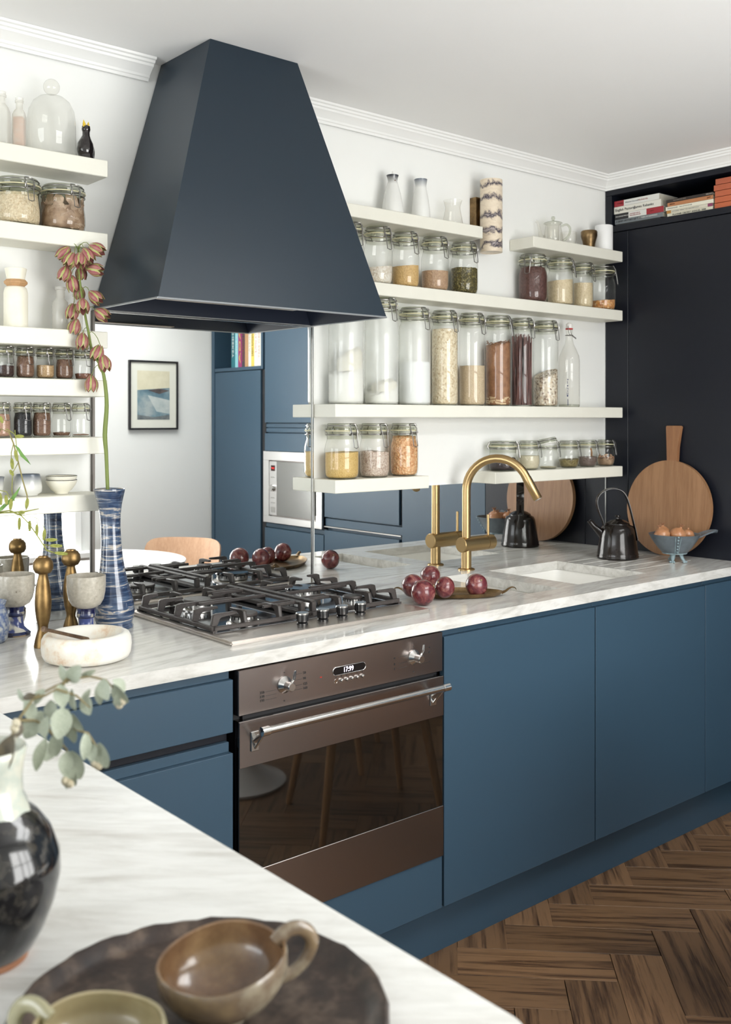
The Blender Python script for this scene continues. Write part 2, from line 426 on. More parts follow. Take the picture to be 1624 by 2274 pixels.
# oven and its housing
t = thing('oven_housing', 'blue cabinet carcass and filler panel around the built-in oven', 'cabinet', (1.564, 0, 0))
bm = new(); box(bm, -.318, -.300, FY+.022, -.01, .15, ZB-.001); box(bm, .300, .319, FY+.022, -.01, .15, ZB-.001); box(bm, -.30, .30, FY+.022, -.01, .15, .285)
obj('carcass', bm, dark_gap, t, smooth=False)
bm = new(); box(bm, -.318, .319, FY, FY+.019, .152, .289, .0012); obj('filler_panel', bm, paint_blue, t)
ov = thing('oven', 'built-in stainless steel oven with dark glass door under the hob', 'oven', (1.564, 0, .289))
bm = new(); box(bm, -.296, .296, FY+.03, -.06, .002, .590); obj('oven_body', bm, dark_gap, ov, smooth=False)
X0, X1 = -.319, .319
bm = new(); box(bm, X0, X1, FY-.002, FY+.02, .488, .591, .0015); cp = obj('control_panel', bm, steel_dk, ov)
bm = new(); box(bm, X0+.02, X1-.02, FY+.012, FY+.028, .474, .490); obj('vent_gap', bm, dark_gap, ov, smooth=False)
bm = new(); box(bm, X0, X1, FY-.003, FY+.02, .003, .476, .0015); dr = obj('oven_door', bm, oven_glass, ov)
bm = new(); box(bm, X0, X1, FY-.0055, FY-.0031, .372, .476, .001); obj('upper_trim', bm, steel_dk, dr)
bm = new(); box(bm, X0, X1, FY-.0055, FY-.0031, .003, .135, .001); obj('lower_trim', bm, steel_dk, dr)
# handle bar on two brackets
bm = new(); hy = FY-.052; hz = .461
tube(bm, [(-.275, hy, hz), (.275, hy, hz)], .0085, 16); hd = obj('door_handle', bm, steel_br, ov)
bm = new()
for sx in (-1, 1): tube(bm, [(sx*.272, hy, hz), (sx*.292, hy, hz), (sx*.2925, hy, hz)], [.0105, .0105, .007], 16)
obj('end_cap', bm, chrome, hd)
for sx in (-1, 1):
    bm = new(); box(bm, sx*.279-.011, sx*.279+.011, FY-.009, FY-.0056, .405, .450, .0015)
    tube(bm, [(sx*.279, FY-.008, .43), (sx*.279, FY-.03, .445), (sx*.279, hy, hz)], [.007, .006, .006], 10)
    tube(bm, [(sx*.279, FY-.008, .412), (sx*.279, hy+.004, hz-.004)], .003, 8)
    obj('handle_bracket', bm, steel_br, hd)
def dial(x, z, labels_r, labels_l):
    bm = new(); M = T(x, FY-.002, z) @ R(PI/2, 'X')
    lathe(bm, [(0, .0005), (.0195, .0005), (.0195, .003), (.0165, .006), (.0105, .013), (.0105, .030), (.0088, .032), (0, .032)], 28, M)
    d_ = obj('oven_dial', bm, steel_br, ov)
    bm = new(); pts = [(x+.007, FY-.020, z+.006), (x+.009, FY-.026, z+.018), (x+.012, FY-.026, z+.034), (x+.016, FY-.025, z+.034), (x+.0155, FY-.024, z+.018), (x+.010, FY-.02, z+.006)]
    tube(bm, pts, .0014, 6); obj('dial_pointer', bm, chrome, d_)
    bm = new(); n_ = 0
    for k_, (s, dz) in enumerate(labels_r):
        y = FY-.0026; box(bm, x+.024, x+.052, y, y+.0004, z+dz-.0003, z+dz+.0003)
        text('dial_marking', s, .0085, print_dk, (x+.054, y, z+dz), (1,0,0), (0,0,1), cp)
    for k_, (s, dz) in enumerate(labels_l):
        y = FY-.0026; box(bm, x-.052, x-.022, y, y+.0004, z+dz-.0003, z+dz+.0003)
        text('dial_marking', s, .0085, print_dk, (x-.068, y, z+dz), (1,0,0), (0,0,1), cp)
    lathe(bm, [(0, 0), (.0018, 0), (.0018, .0006), (0, .0006)], 8, T(x, FY-.002, z-.037) @ R(PI/2, 'X'))
    lathe(bm, [(0, 0), (.0014, 0), (.0014, .0006), (0, .0006)], 8, T(x, FY-.002, z+.028) @ R(PI/2, 'X'))
    obj('scale_lines', bm, print_dk, cp)
dial(-.194, .539, [('50', .018), ('90', .005), ('125', -.008), ('160', -.018)], [('250', -.008), ('230', -.017), ('190', -.026)])
dial(.214, .540, [('o', .018), ('8', .005), ('=', -.020)], [('o', .008), ('8', -.008), ('T', -.020)])
# clock window and six buttons
bm = new()
pp = [(math.cos(PI/2+PI*k/10)*.0095-.042, math.sin(PI/2+PI*k/10)*.0095) for k in range(11)]+[(.042-math.cos(PI/2+PI*k/10)*.0095*1, -math.sin(PI/2+PI*k/10)*.0095) for k in range(11)]
prism(bm, pp, 0, .0012, T(0, FY-.002, .545) @ R(PI/2, 'X')); cw = obj('clock_window', bm, black_gloss, cp)
bm = new(); tube(bm, [(x, FY-.0032, .545+y) for x, y in pp], .0007, 6, closed=True); obj('window_bezel', bm, steel_br, cw)
text('clock_digits', "17:99", .0175, digits, (-.020, FY-.0036, .545), (1,0,0), (0,0,1), cw, sx=.85)
for k in range(6):
    bm = new(); lathe(bm, [(.0048, 0), (.0048, .004), (.0035, .0062), (0, .007)] if k else [(.0052, 0), (.0052, .0012), (.0042, .0012), (.0042, .0003), (0, .0003)], 16, T(-.041+k*.0165, FY-.002, .521) @ R(PI/2, 'X'))
    obj('button', bm, steel_br if k else chrome, cp)
    text('button_icon', 'oXo-++'[k], .006, print_dk, (-.041+k*.0165, FY-.0026, .531), (1,0,0), (0,0,1), cp, align='CENTER')
bm = new(); box(bm, -.090, -.084, FY-.0028, FY-.002, .5375, .5395); obj('indicator_light', bm, red_led, cp)

# sink cabinets: two wide plain doors
for (x0, x1, lb) in ((1.8895, 2.539, 'wide blue cupboard with plain door directly right of the oven'), (2.541, 3.156, 'second wide blue cupboard from the oven, beneath the larger sink')):
    t = thing('base_cabinet', lb, 'cabinet', ((x0+x1)/2, 0, 0)); w = (x1-x0)/2
    bm = new(); box(bm, -w, w, FY+.03, -.56, .15, ZB-.001); obj('carcass', bm, paint_blue_shaded, t, smooth=False)
    bm = new(); box(bm, -w+.0015, w-.0015, FY, FY+.019, .152, .865, .0012); d = obj('door', bm, paint_blue, t)
    bm = new(); box(bm, -w, w, FY+.014, FY+.03, .865, ZB-.001, .0008); obj('finger_rail', bm, paint_blue, d)
t = thing('corner_cabinet', 'narrow blue filler cabinet in the corner beside the tall dark blue unit', 'cabinet', (3.31, 0, 0))
bm = new(); box(bm, -.152, .150, FY+.022, -.52, .15, ZB-.001); obj('carcass', bm, paint_blue_shaded, t, smooth=False)
bm = new(); box(bm, -.1515, .02, FY, FY+.019, .152, .866, .0012); obj('door', bm, paint_blue, t)
bm = new(); box(bm, .022, .150, FY, FY+.019, .152, .866, .0012); obj('filler_panel', bm, paint_blue, t)
bm = new(); box(bm, -.1515, .150, FY+.014, FY+.03, .866, ZB-.001, .0008); obj('finger_rail', bm, paint_blue, t)

# ---------------------------------------------------------------- worktops and sinks
def plate(bm, xs, ys, z0, z1, hole):
    vt = {}; vb = {}
    def g(d, i, j, z):
        if (i, j) not in d: d[(i, j)] = bm.verts.new((xs[i], ys[j], z))
        return d[(i, j)]
    solid = lambda i, j: 0 <= i < len(xs)-1 and 0 <= j < len(ys)-1 and not hole((xs[i]+xs[i+1])/2, (ys[j]+ys[j+1])/2)
    for i in range(len(xs)-1):
        for j in range(len(ys)-1):
            if not solid(i, j): continue
            bm.faces.new([g(vt, *p, z1) for p in ((i,j), (i+1,j), (i+1,j+1), (i,j+1))])
            bm.faces.new([g(vb, *p, z0) for p in ((i,j+1), (i+1,j+1), (i+1,j), (i,j))])
            for (di, dj, a_, b_) in ((-1,0,(i,j+1),(i,j)), (1,0,(i+1,j),(i+1,j+1)), (0,-1,(i,j),(i+1,j)), (0,1,(i+1,j+1),(i,j+1))):
                if not solid(i+di, j+dj): bm.faces.new([g(vb, *a_, z0), g(vb, *b_, z0), g(vt, *b_, z1), g(vt, *a_, z1)])
S1 = (2.352, 2.498, -.540, -.142); S2 = (2.600, 2.970, -.530, -.145)
def inh(x, y): return any(s[0] < x < s[1] and s[2] < y < s[3] for s in (S1, S2))
bm = new()
plate(bm, [.02, .6, 1.2, 1.9, S1[0], S1[1], S2[0], S2[1], XR-.002], [-.648, -.540, -.530, -.145, -.142, -.004], ZB, ZT, inh)
bev = [e for e in bm.edges if all(abs(v.co.y+.648) < 1e-5 and abs(v.co.z-ZT) < 1e-5 for v in e.verts)]
bmesh.ops.bevel(bm, geom=bev, offset=.003, segments=2, affect='EDGES')
wt = obj('worktop', bm, marble_m, ang=60); tag(wt, 'long white marble worktop along the back wall with two sink cut-outs', 'worktop')
bm = new()
for k in range(5):
    y = -.185-k*.068; box(bm, 2.985, 3.36, y-.002, y+.002, ZT-.0005, ZT+.0004)
obj('drainer_groove', bm, mat('groove_marble', (.80,.79,.74), .3), wt, smooth=False)
def sink(name, lb, s):
    x0, x1, y0, y1 = s; e = .004; cx_, cy_ = (x0+x1)/2, (y0+y1)/2; d = .17
    t = thing(name, lb, 'sink', (cx_, cy_, ZB-d)); a_, b_ = (x1-x0)/2+e, (y1-y0)/2+e
    bm = new()
    def rr(a2, b2, z, r):
        o = []
        for (sx, sy, st) in ((1,1,0), (-1,1,PI/2), (-1,-1,PI), (1,-1,1.5*PI)):
            for k in range(5):
                an = st+k*PI/8; o.append(bm.verts.new((sx*(a2-r)+r*math.cos(an), sy*(b2-r)+r*math.sin(an), z)))
        return o
    rs = [rr(a_+.015, b_+.015, d-.001, .03), rr(a_, b_, d-.001, .025), rr(a_-.004, b_-.004, .03, .03), rr(a_-.03, b_-.03, .004, .03)]
    for p, q_ in zip(rs, rs[1:]):
        for k in range(20): bm.faces.new((p[k], p[(k+1) % 20], q_[(k+1) % 20], q_[k]))
    bm.faces.new(rs[-1]); obj('basin', bm, ceramic_w, t)
    bm = new(); lathe(bm, [(0, .006), (.02, .006), (.028, .010), (.034, .0055), (.034, .004)], 24); obj('drain', bm, chrome, t)
sink('small_sink', 'narrow white ceramic half sink sunk in the marble beside the brass fruit tray', S1)
sink('large_sink', 'larger square white ceramic sink sunk in the marble, left of the kettle', S2)

# peninsula in the foreground
pc = [(.02, -.652), (.6785, -.652), (.6785, -1.952)]+[(.6785-.018+.018*math.cos(-k*PI/8), -1.952-.018*math.sin(k*PI/8)) for k in range(1, 5)]+[(.02, -1.970)]
bm = new(); prism(bm, pc[::-1], ZB, ZT, bev=.0025)
tag(obj('peninsula_worktop', bm, marble_p), 'white marble worktop of the peninsula in the foreground', 'worktop')
t = thing('peninsula_cabinet', 'cabinet carcass below the foreground marble peninsula', 'cabinet', (.33, -1.29, 0))
bm = new(); box(bm, -.28, .31, -.64, .60, .12, ZB-.001); obj('carcass', bm, paint_blue, t, smooth=False)
bm = new(); box(bm, -.24, .27, -.60, .58, 0, .12); obj('plinth', bm, paint_blue, t, smooth=False)

# ---------------------------------------------------------------- mirrors on the wall
t = thing('mirror_panel', 'large mirror panel on the wall behind the hob below the extractor hood', 'mirror', (1.571, 0, ZT))
bm = new(); box(bm, -.3655, .365, -.0035, .0028, .0005, .8165); obj('mirror_glass', bm, mirror, t, smooth=False)
bm = new(); box(bm, .3655, .3715, -.008, .0028, .0005, .8165, .0008); obj('polished_edge', bm, steel_br, t)
bm = new(); box(bm, -.3735, -.366, -.008, .0028, .0005, .8165, .0008); obj('polished_edge', bm, mat('dark_edge', (.10,.09,.08), .35, .6), t)
t = thing('mirror_panel', 'long low mirror splashback behind the brass tap and sinks', 'mirror', (2.70, 0, ZT))
bm = new(); box(bm, -.752, .757, -.0035, .0028, .0005, .2945); obj('mirror_glass', bm, mirror, t, smooth=False)
bm = new(); box(bm, .7575, .7615, -.006, .0028, .0005, .2945); obj('polished_edge', bm, steel_br, t, smooth=False)
t = thing('mirror_panel', 'mirror splashback behind the candlesticks under the left shelves', 'mirror', (.80, -.0045, ZT))
bm = new(); box(bm, -.62, .391, -.0015, .0015, .0005, .2915); obj('mirror_glass', bm, mirror, t, smooth=False)
t.rotation_euler = (math.radians(-.62), 0, 0)

# ---------------------------------------------------------------- floating shelves
def shelf(x0, x1, zt, lb, dp=.115, th=.041):
    bm = new(); box(bm, x0, x1, -dp, .0015, zt-th, zt, .0018)
    tag(obj('floating_shelf', bm, shelfm), lb, 'shelf')
shelf(1.86, 2.603, 2.112, 'thick cream shelf right of the hood with the two white carafes')
shelf(2.873, 3.42, 2.112, 'short thick cream shelf carrying the glass teapot and white mug')
shelf(1.935, 3.42, 1.876, 'long cream shelf with squat clip jars, second level right of the hood')
shelf(1.944, 3.42, 1.487, 'long cream shelf carrying the tall clip jars and swing-top bottle')
shelf(1.944, 2.343, 1.252, 'short cream shelf carrying three clip jars left of the tap')
shelf(2.668, 3.42, 1.252, 'short cream shelf with small squat jars behind the tap')
for z, lb in ((2.109, 'top left cream shelf carrying the glass dome and black bird'), (1.920, 'left cream shelf carrying two wide clip jars of dried goods'), (1.666, 'left cream shelf carrying the tall cream bottle with wooden collar'),
              (1.541, 'left cream shelf, fourth from the ceiling, with spice jars'), (1.394, 'left cream shelf, fifth from the ceiling, with spice jars'), (1.248, 'lowest left cream shelf carrying the stacked white bowls')):
    shelf(.35, 1.19, z, lb, th=.043)

# ---------------------------------------------------------------- extractor hood
def hood_pts(e=0.):
    zb = 1.734; zt = ZC-.0008
    return [(1.201+e, -.359+e, zb), (1.937-e, -.359+e, zb), (1.937-e, -.0045, zb), (1.201+e, -.0045, zb),
            (1.405+e, -.265+e, zt), (1.688-e, -.265+e, zt), (1.688-e, -.0045, zt), (1.405+e, -.0045, zt)]
t = thing('extractor_hood', 'large tapering dark blue extractor hood hanging above the hob', 'extractor hood', (1.57, -.18, 1.734))
O = Matrix.Translation((-1.57, .18, -1.734))
P, Q = hood_pts(), hood_pts(.006)
for nm, idx in (('front_panel', (0,1,5,4)), ('side_panel', (3,0,4,7)), ('side_panel', (1,2,6,5))):
    bm = new(); hexa(bm, [P[idx[0]], P[idx[1]], Q[idx[1]], Q[idx[0]], P[idx[3]], P[idx[2]], Q[idx[2]], Q[idx[3]]], O)
    obj(nm, bm, hood_blue, t, smooth=False)
def lerp(a_, b_, k): return tuple(a_[i]+(b_[i]-a_[i])*k for i in range(3))
k = .34; I0 = hood_pts(.0065); ip = [lerp(I0[i], I0[i+4], k) for i in range(4)]
bm = new(); lo = [lerp(I0[i], I0[i+4], .002) for i in range(4)]
for i in range(4): bm.faces.new([bm.verts.new(O @ Vector(p)) for p in (lo[i], lo[(i+1) % 4], ip[(i+1) % 4], ip[i])])
bm.faces.new([bm.verts.new(O @ Vector(p)) for p in ip]); obj('inner_lining', bm, hood_in, t, smooth=False)
bm = new(); zc = ip[0][2]-1.734; box(bm, -.2, .2, -.10, .10, zc-.012, zc-.002, .002); obj('grease_filter', bm, steel, t)
bm = new()
for a_, b_ in ((0, 1), (1, 2), (3, 0)): tube(bm, [P[a_], P[b_]], .0026, 8, O)
obj('bottom_edge', bm, mat('edge_grey', (.36,.38,.40), .3, .5), t)
bm = new(); box(bm, 1.215, 1.63, -.346, -.322, 1.7338, 1.737, .0008, O); obj('light_strip', bm, mat('tan_strip', (.33,.28,.23), .35, .4), t)
bm = new(); box(bm, 1.203, 1.936, -.010, -.0045, 1.729, 1.733, 0, O); obj('back_edge_strip', bm, steel_br, t, smooth=False)

# ---------------------------------------------------------------- tall blue units on the right wall
def P_(bm, y0, y1, z0, z1, x0=XR, x1=XR+.02, b=.0012): box(bm, x0, x1, y0, y1, z0, z1, b)
t = thing('tall_cabinet', 'tall blue cupboard in shade-darkened colour beside the sink with an open book niche on top', 'cabinet', (XR, 0, 0))
t.location = (0, 0, 0)
bm = new(); P_(bm, -1.252, -.0005, .1, 2.203, XR+.022, XR+.60, 0); obj('carcass', bm, paint_blue_shaded, t, smooth=False)
bm = new(); P_(bm, -.109, -.0005, .0, 2.203); obj('filler_panel', bm, paint_blue_shaded, t)
for y0, y1, pm_ in ((-.679, -.111, paint_blue_shaded), (-1.252, -.681, paint_blue)):  # one paint on both doors: shade coloured into the first, sheen into the second
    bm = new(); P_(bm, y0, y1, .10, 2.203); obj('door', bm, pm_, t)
bm = new(); P_(bm, -1.252, -.0005, 2.206, 2.231, XR-.001, XR+.42); obj('niche_shelf', bm, paint_blue_shaded, t)
bm = new(); P_(bm, -1.252, -.0005, 2.358, 2.434, XR-.001, XR+.60); obj('niche_head', bm, paint_blue_shaded, t)
bm = new(); P_(bm, -.030, -.0005, 2.2315, 2.3575, XR-.001, XR+.42); obj('niche_side', bm, paint_blue_shaded, t)
bm = new(); P_(bm, -1.252, -1.225, 2.2315, 2.3575, XR-.001, XR+.42); obj('niche_side', bm, paint_blue_shaded, t)
bm = new(); P_(bm, -1.224, -.031, 2.2315, 2.3575, XR+.40, XR+.42, 0); obj('niche_back', bm, dark_gap, t, smooth=False)
bm = new(); P_(bm, -1.252, -.65, 0, .099, XR+.04, XR+.06, 0); obj('plinth', bm, paint_blue_shaded, t, smooth=False)

t = thing('tall_cabinet', 'tall blue fridge cupboard seen in the mirror next to the microwave', 'cabinet')
bm = new(); P_(bm, -1.893, -1.256, .1, 2.434, XR+.03, XR+.60, 0); obj('carcass', bm, paint_blue, t, smooth=False)
bm = new(); P_(bm, -1.272, -1.256, .83, 2.2, XR+.012, XR+.029, 0); obj('shadow_gap', bm, dark_gap, t, smooth=False)
bm = new(); P_(bm, -1.890, -1.274, .899, 2.43); obj('door', bm, paint_blue, t)
bm = new(); P_(bm, -1.890, -1.258, .850, .892, XR+.008, XR+.028); obj('recessed_rail', bm, paint_blue, t)
bm = new(); P_(bm, -1.890, -1.258, .843, .849, XR-.001, XR+.02, .0005); obj('edge_strip', bm, steel_br, t)
bm = new(); P_(bm, -1.890, -1.274, .56, .826); obj('drawer', bm, paint_blue, t)
bm = new(); P_(bm, -1.890, -1.274, .12, .55); obj('drawer', bm, paint_blue, t)
t = thing('microwave_cabinet', 'tall blue cupboard housing the steel microwave, seen in the mirror', 'cabinet')
bm = new(); P_(bm, -2.470, -1.896, .1, 2.434, XR+.33, XR+.60, 0); P_(bm, -2.470, -1.896, 1.252, 2.434, XR+.025, XR+.329, 0); P_(bm, -2.470, -1.896, .1, .827, XR+.025, XR+.329, 0)
P_(bm, -2.470, -2.4625, .8271, 1.2519, XR+.025, XR+.329, 0); obj('carcass', bm, paint_blue, t, smooth=False)
for nm, z0, z1, dx in (('door', 1.420, 2.43, 0), ('recessed_rail', 1.392, 1.415, .01), ('recessed_rail', 1.363, 1.388, .01), ('filler_panel', 1.252, 1.357, 0), ('recessed_rail', .800, .822, .01), ('drawer', .575, .795, 0), ('recessed_rail', .545, .570, .01), ('drawer', .13, .54, 0)):
    bm = new(); P_(bm, -2.468, -1.897, z0, z1, XR+dx, XR+.02+dx*.4); obj(nm, bm, paint_blue, t)
mw = thing('microwave', 'built-in steel microwave with dark door seen in the mirror', 'microwave')
bm = new(); P_(bm, -2.452, -1.91, .84, 1.24, XR+.002, XR+.30, 0); obj('body', bm, steel_dk, mw, smooth=False)
bm = new()
P_(bm, -2.467, -1.899, .829, .868, XR-.012, XR+.001); P_(bm, -2.467, -1.899, 1.198, 1.250, XR-.012, XR+.001)
P_(bm, -2.467, -2.410, .868, 1.198, XR-.012, XR+.001); P_(bm, -1.955, -1.899, .868, 1.198, XR-.012, XR+.001); obj('frame', bm, mat('pale_steel', (.62,.61,.60), .35, .9), mw)
bm = new(); P_(bm, -2.330, -1.972, .874, 1.192, XR-.009, XR+.001); obj('door', bm, mat('tinted_steel_glass', (.30,.30,.29), .22, .8), mw)
bm = new(); P_(bm, -1.970, -1.957, .90, 1.166, XR-.022, XR-.001); obj('door_handle', bm, dark_gap, mw)
bm = new(); P_(bm, -2.408, -2.334, .874, 1.192, XR-.008, XR+.001); pn = obj('control_panel', bm, mat('pale_steel2', (.55,.54,.53), .35, .9), mw)
bm = new(); P_(bm, -2.392, -2.352, 1.135, 1.168, XR-.0095, XR-.008); obj('display', bm, mat('red_display', (.03,.002,.002), .2), pn)
text('display_digits', '12:47', .014, digits_red, (XR-.0099, -2.354, 1.151), (0,-1,0), (0,0,1), pn)
bm = new(); lathe(bm, [(.020, 0), (.020, .012), (.017, .018), (0, .018)], 24, T(XR-.008, -2.371, 1.035) @ R(-PI/2, 'Y')); obj('knob', bm, steel_br, pn)
for z in (1.098, .977, .948):
    bm = new(); P_(bm, -2.393, -2.350, z-.003, z+.003, XR-.0105, XR-.008); obj('button', bm, steel_br, pn)
bm = new(); P_(bm, -2.393, -2.350, .890, .922, XR-.0095, XR-.008); obj('button', bm, steel_br, pn)

t = thing('tall_cabinet', 'tall blue cupboard with an open book niche at its top, seen in the mirror', 'cabinet')
bm = new(); P_(bm, -3.026, -2.512, .1, 1.739, XR+.022, XR+.60, 0); obj('carcass', bm, paint_blue, t, smooth=False)
bm = new(); P_(bm, -3.026, -2.512, 1.741, 1.762, XR-.001, XR+.42); obj('niche_shelf', bm, paint_blue, t)
bm = new(); P_(bm, -3.026, -2.512, 2.30, 2.434, XR-.001, XR+.42); obj('niche_head', bm, paint_blue, t)
bm = new(); P_(bm, -3.026, -2.502, 1.762, 2.30, XR+.30, XR+.42, 0); obj('niche_back', bm, paint_blue_shaded, t, smooth=False)
bm = new(); P_(bm, -2.509, -2.487, 1.741, 2.434, XR-.001, XR+.42); obj('niche_side', bm, paint_blue, t)
bm = new(); P_(bm, -2.509, -2.472, .1, 1.738, XR+.012, XR+.029, 0); obj('shadow_gap', bm, dark_gap, t, smooth=False)
bm = new(); P_(bm, -3.024, -2.513, .12, 1.736); obj('door', bm, paint_blue, t)
bm = new(); P_(bm, -3.062, -3.028, 0, 2.434, XR-.004, XR+.60); obj('end_panel', bm, paint_blue, t)

# ---------------------------------------------------------------- picture on the wall behind the camera
def yb(bm, x0, x1, z0, z1, y0, y1, b=.0): box(bm, x0, x1, y0, y1, z0, z1, b)
pic = thing('framed_picture', 'black framed seascape print hanging on the white wall, seen in the mirror', 'picture', (3.048, YB, 1.588))
w, h_, f = .168, .2125, .011
bm = new(); yb(bm, -w, -w+f, -h_, h_, .002, .022, .001); yb(bm, w-f, w, -h_, h_, .002, .022, .001); yb(bm, -w+f, w-f, -h_, -h_+f, .002, .022, .001); yb(bm, -w+f, w-f, h_-f, h_, .002, .022, .001)
obj('frame', bm, mat('black_frame', (.012,.011,.013), .35), pic)
bm = new(); yb(bm, -w+f, w-f, -h_+f, h_-f, .004, .012); obj('mount', bm, mat('mount_card', (.72,.72,.64), .8), pic, smooth=False)
def flat(bm, poly, y): bm.faces.new([bm.verts.new((x, y, z)) for x, z in poly])
bm = new(); flat(bm, [(-.111, -.150), (.111, -.150), (.111, .150), (-.111, .150)], .0125); obj('print', bm, mottled('print_cream', (.62,.58,.42), (.70,.66,.50), 12, .8), pic, smooth=False)
bm = new(); flat(bm, [(-.111, -.150), (.111, -.150), (.111, .047), (-.111, .030)], .0128); obj('print_sea', bm, mottled('print_sea', (.04,.10,.15), (.16,.25,.29), 9, .8, c3=(.35,.40,.40)), pic, smooth=False)
bm = new(); flat(bm, [(.111, -.115), (.02, -.10), (-.04, .00), (.111, -.03)], .0130); obj('print_wave', bm, mottled('print_wave', (.36,.42,.42), (.50,.54,.52), 20, .8), pic, smooth=False)
bm = new(); flat(bm, [(.111, .030), (.04, .008), (-.04, .030), (.035, .042)], .0131); obj('print_rock', bm, mottled('print_rock', (.06,.05,.05), (.11,.09,.085), 30, .8), pic, smooth=False)
bm = new(); flat(bm, [(.111, -.15), (.111, -.12), (.0, -.135), (-.111, -.12), (-.111, -.15)], .0131); obj('print_shore', bm, mottled('print_shore', (.10,.12,.13), (.20,.22,.22), 30, .8), pic, smooth=False)

# round pedestal table and chairs, seen in the mirror and in the oven glass
t = thing('pedestal_table', 'round white pedestal dining table seen in the mirror', 'table', (2.21, -2.14, 0))
bm = new(); lathe(bm, [(0, .716), (.30, .716), (.44, .728), (.455, .735), (.452, .741), (0, .742)], 64); obj('tabletop', bm, mat('white_laminate', (.86,.86,.85), .25), t)
bm = new(); lathe(bm, [(0, 0), (.19, 0), (.20, .012), (.15, .03), (.06, .09), (.035, .2), (.032, .45), (.05, .64), (.12, .712), (.12, .7155), (0, .7155)], 40); obj('pedestal', bm, mat('white_lacquer', (.82,.82,.80), .2), t)
def chair(lb, x, y, rz, ztop=.80):
    t = thing('dining_chair', lb, 'chair', (x, y, 0), rz, 'plywood chairs at the round table')
    def sheet(fn, nu, nv, th, nm):
        bm = new(); g = [[Vector(fn(i/nu*2-1, j/nv*2-1)) for j in range(nv+1)] for i in range(nu+1)]
        def nrm(i, j):
            a_ = g[min(i+1, nu)][j]-g[max(i-1, 0)][j]; b_ = g[i][min(j+1, nv)]-g[i][max(j-1, 0)]; return a_.cross(b_).normalized()*th
        A = [[bm.verts.new(g[i][j]) for j in range(nv+1)] for i in range(nu+1)]
        B = [[bm.verts.new(g[i][j]-nrm(i, j)) for j in range(nv+1)] for i in range(nu+1)]
        for i in range(nu):
            for j in range(nv):
                bm.faces.new((A[i][j], A[i+1][j], A[i+1][j+1], A[i][j+1])); bm.faces.new((B[i][j+1], B[i+1][j+1], B[i+1][j], B[i][j]))
        bd = [(i, 0) for i in range(nu)]+[(nu, j) for j in range(nv)]+[(i, nv) for i in range(nu, 0, -1)]+[(0, j) for j in range(nv, 0, -1)]
        for (i, j), (k_, l_) in zip(bd, bd[1:]+bd[:1]): bm.faces.new((A[k_][l_], A[i][j], B[i][j], B[k_][l_]))
        return obj(nm, bm, ply, t, ang=50)
    def sq(u, v, w_, d_, n_=5.):     # rounded-square mapping of [-1,1]^2
        m_ = max(abs(u), abs(v)); l_ = (abs(u)**n_+abs(v)**n_)**(1/n_) if m_ > 0 else 1
        k_ = m_/l_ if l_ else 1; return u*k_*w_, v*k_*d_
    def seat(u, v):
        x_, y_ = sq(u, v, .215, .21); return (x_, y_, .455-.02*(1-u*u)*(1-v*v)-.03*max(0, -v)**3)
    def back(u, v):
        x_, z_ = sq(u, v, .215, .125, 6.); return (x_, .215-.055*(x_/.215)**2+.05*(z_/.125), ztop-.125+z_)
    sheet(seat, 14, 14, .011, 'seat'); sheet(back, 14, 10, .011, 'backrest')
    bm = new()
    for sx in (-.07, .07): tube(bm, [(sx, .12, .43), (sx, .205, .45), (sx, .219, .52), (sx, .219, ztop-.18)], .009, 8, ry=1.4)
    obj('back_support', bm, leg_wood, t)
    for sx in (-1, 1):
        for sy in (-1, 1):
            bm = new(); tube(bm, [(sx*.16, sy*.15, .435), (sx*.225, sy*.215, 0)], [.0185, .012], 12); obj('leg', bm, leg_wood, t)
chair('plywood dining chair whose backrest shows in the mirror beside the table', 2.665, -2.19, math.radians(-130), .79)
chair('plywood dining chair whose legs show in the oven glass', 2.375, -1.545, math.radians(21), .735)

# ---------------------------------------------------------------- gas hob
t = thing('gas_hob', 'stainless steel four-burner gas hob with black iron grates set in the worktop', 'hob', (1.597, -.31, ZT)); HZ = .0105
bm = new(); box(bm, -.320, .320, -.254, .254, .0002, HZ, .004, seg=2); obj('hob_plate', bm, steel, t)
bm = new(); box(bm, -.298, .306, -.150, .236, HZ-.001, HZ+.0012, .001); obj('burner_well', bm, mat('polished_well', (.30,.31,.33), .09, 1.), t)
for (x, y, r) in ((-.18, -.092, .034), (-.168, .150, .036), (.166, .118, .050), (.185, -.082, .026)):
    bm = new(); lathe(bm, [(r*1.25, HZ+.001), (r*1.25, HZ+.004), (r*.9, HZ+.007), (r, HZ+.009), (r, HZ+.021), (r*.9, HZ+.023), (0, HZ+.023)], 32, T(x, y, 0)); bn = obj('burner', bm, mat('burner_alloy', (.62,.60,.57), .28, 1.), t)
    bm = new()
    for k in range(20):
        an = 2*PI*k/20; box(bm, r-.002, r+.0006, -.0012, .0012, HZ+.015, HZ+.0215, 0, T(x, y, 0) @ R(an))
    stuff(obj('flame_slots', bm, dark_gap, bn, smooth=False))
    bm = new(); lathe(bm, [(0, HZ+.0228), (r*1.06, HZ+.0228), (r*1.08, HZ+.026), (r*1.0, HZ+.0295), (0, HZ+.0305)], 32, T(x, y, 0)); obj('burner_cap', bm, black_gloss if r > .04 else iron, bn)
    bm = new(); tube(bm, [(x-r*.9, y-r*.9, HZ), (x-r*.9, y-r*.9, HZ+.018)], .0022, 8); tube(bm, [(x+r*.5, y-r*1.2, HZ), (x+r*.5, y-r*1.2, HZ+.016)], .0022, 8)
    obj('spark_pin', bm, ceramic_w, bn)
GT = .053; GB = .014
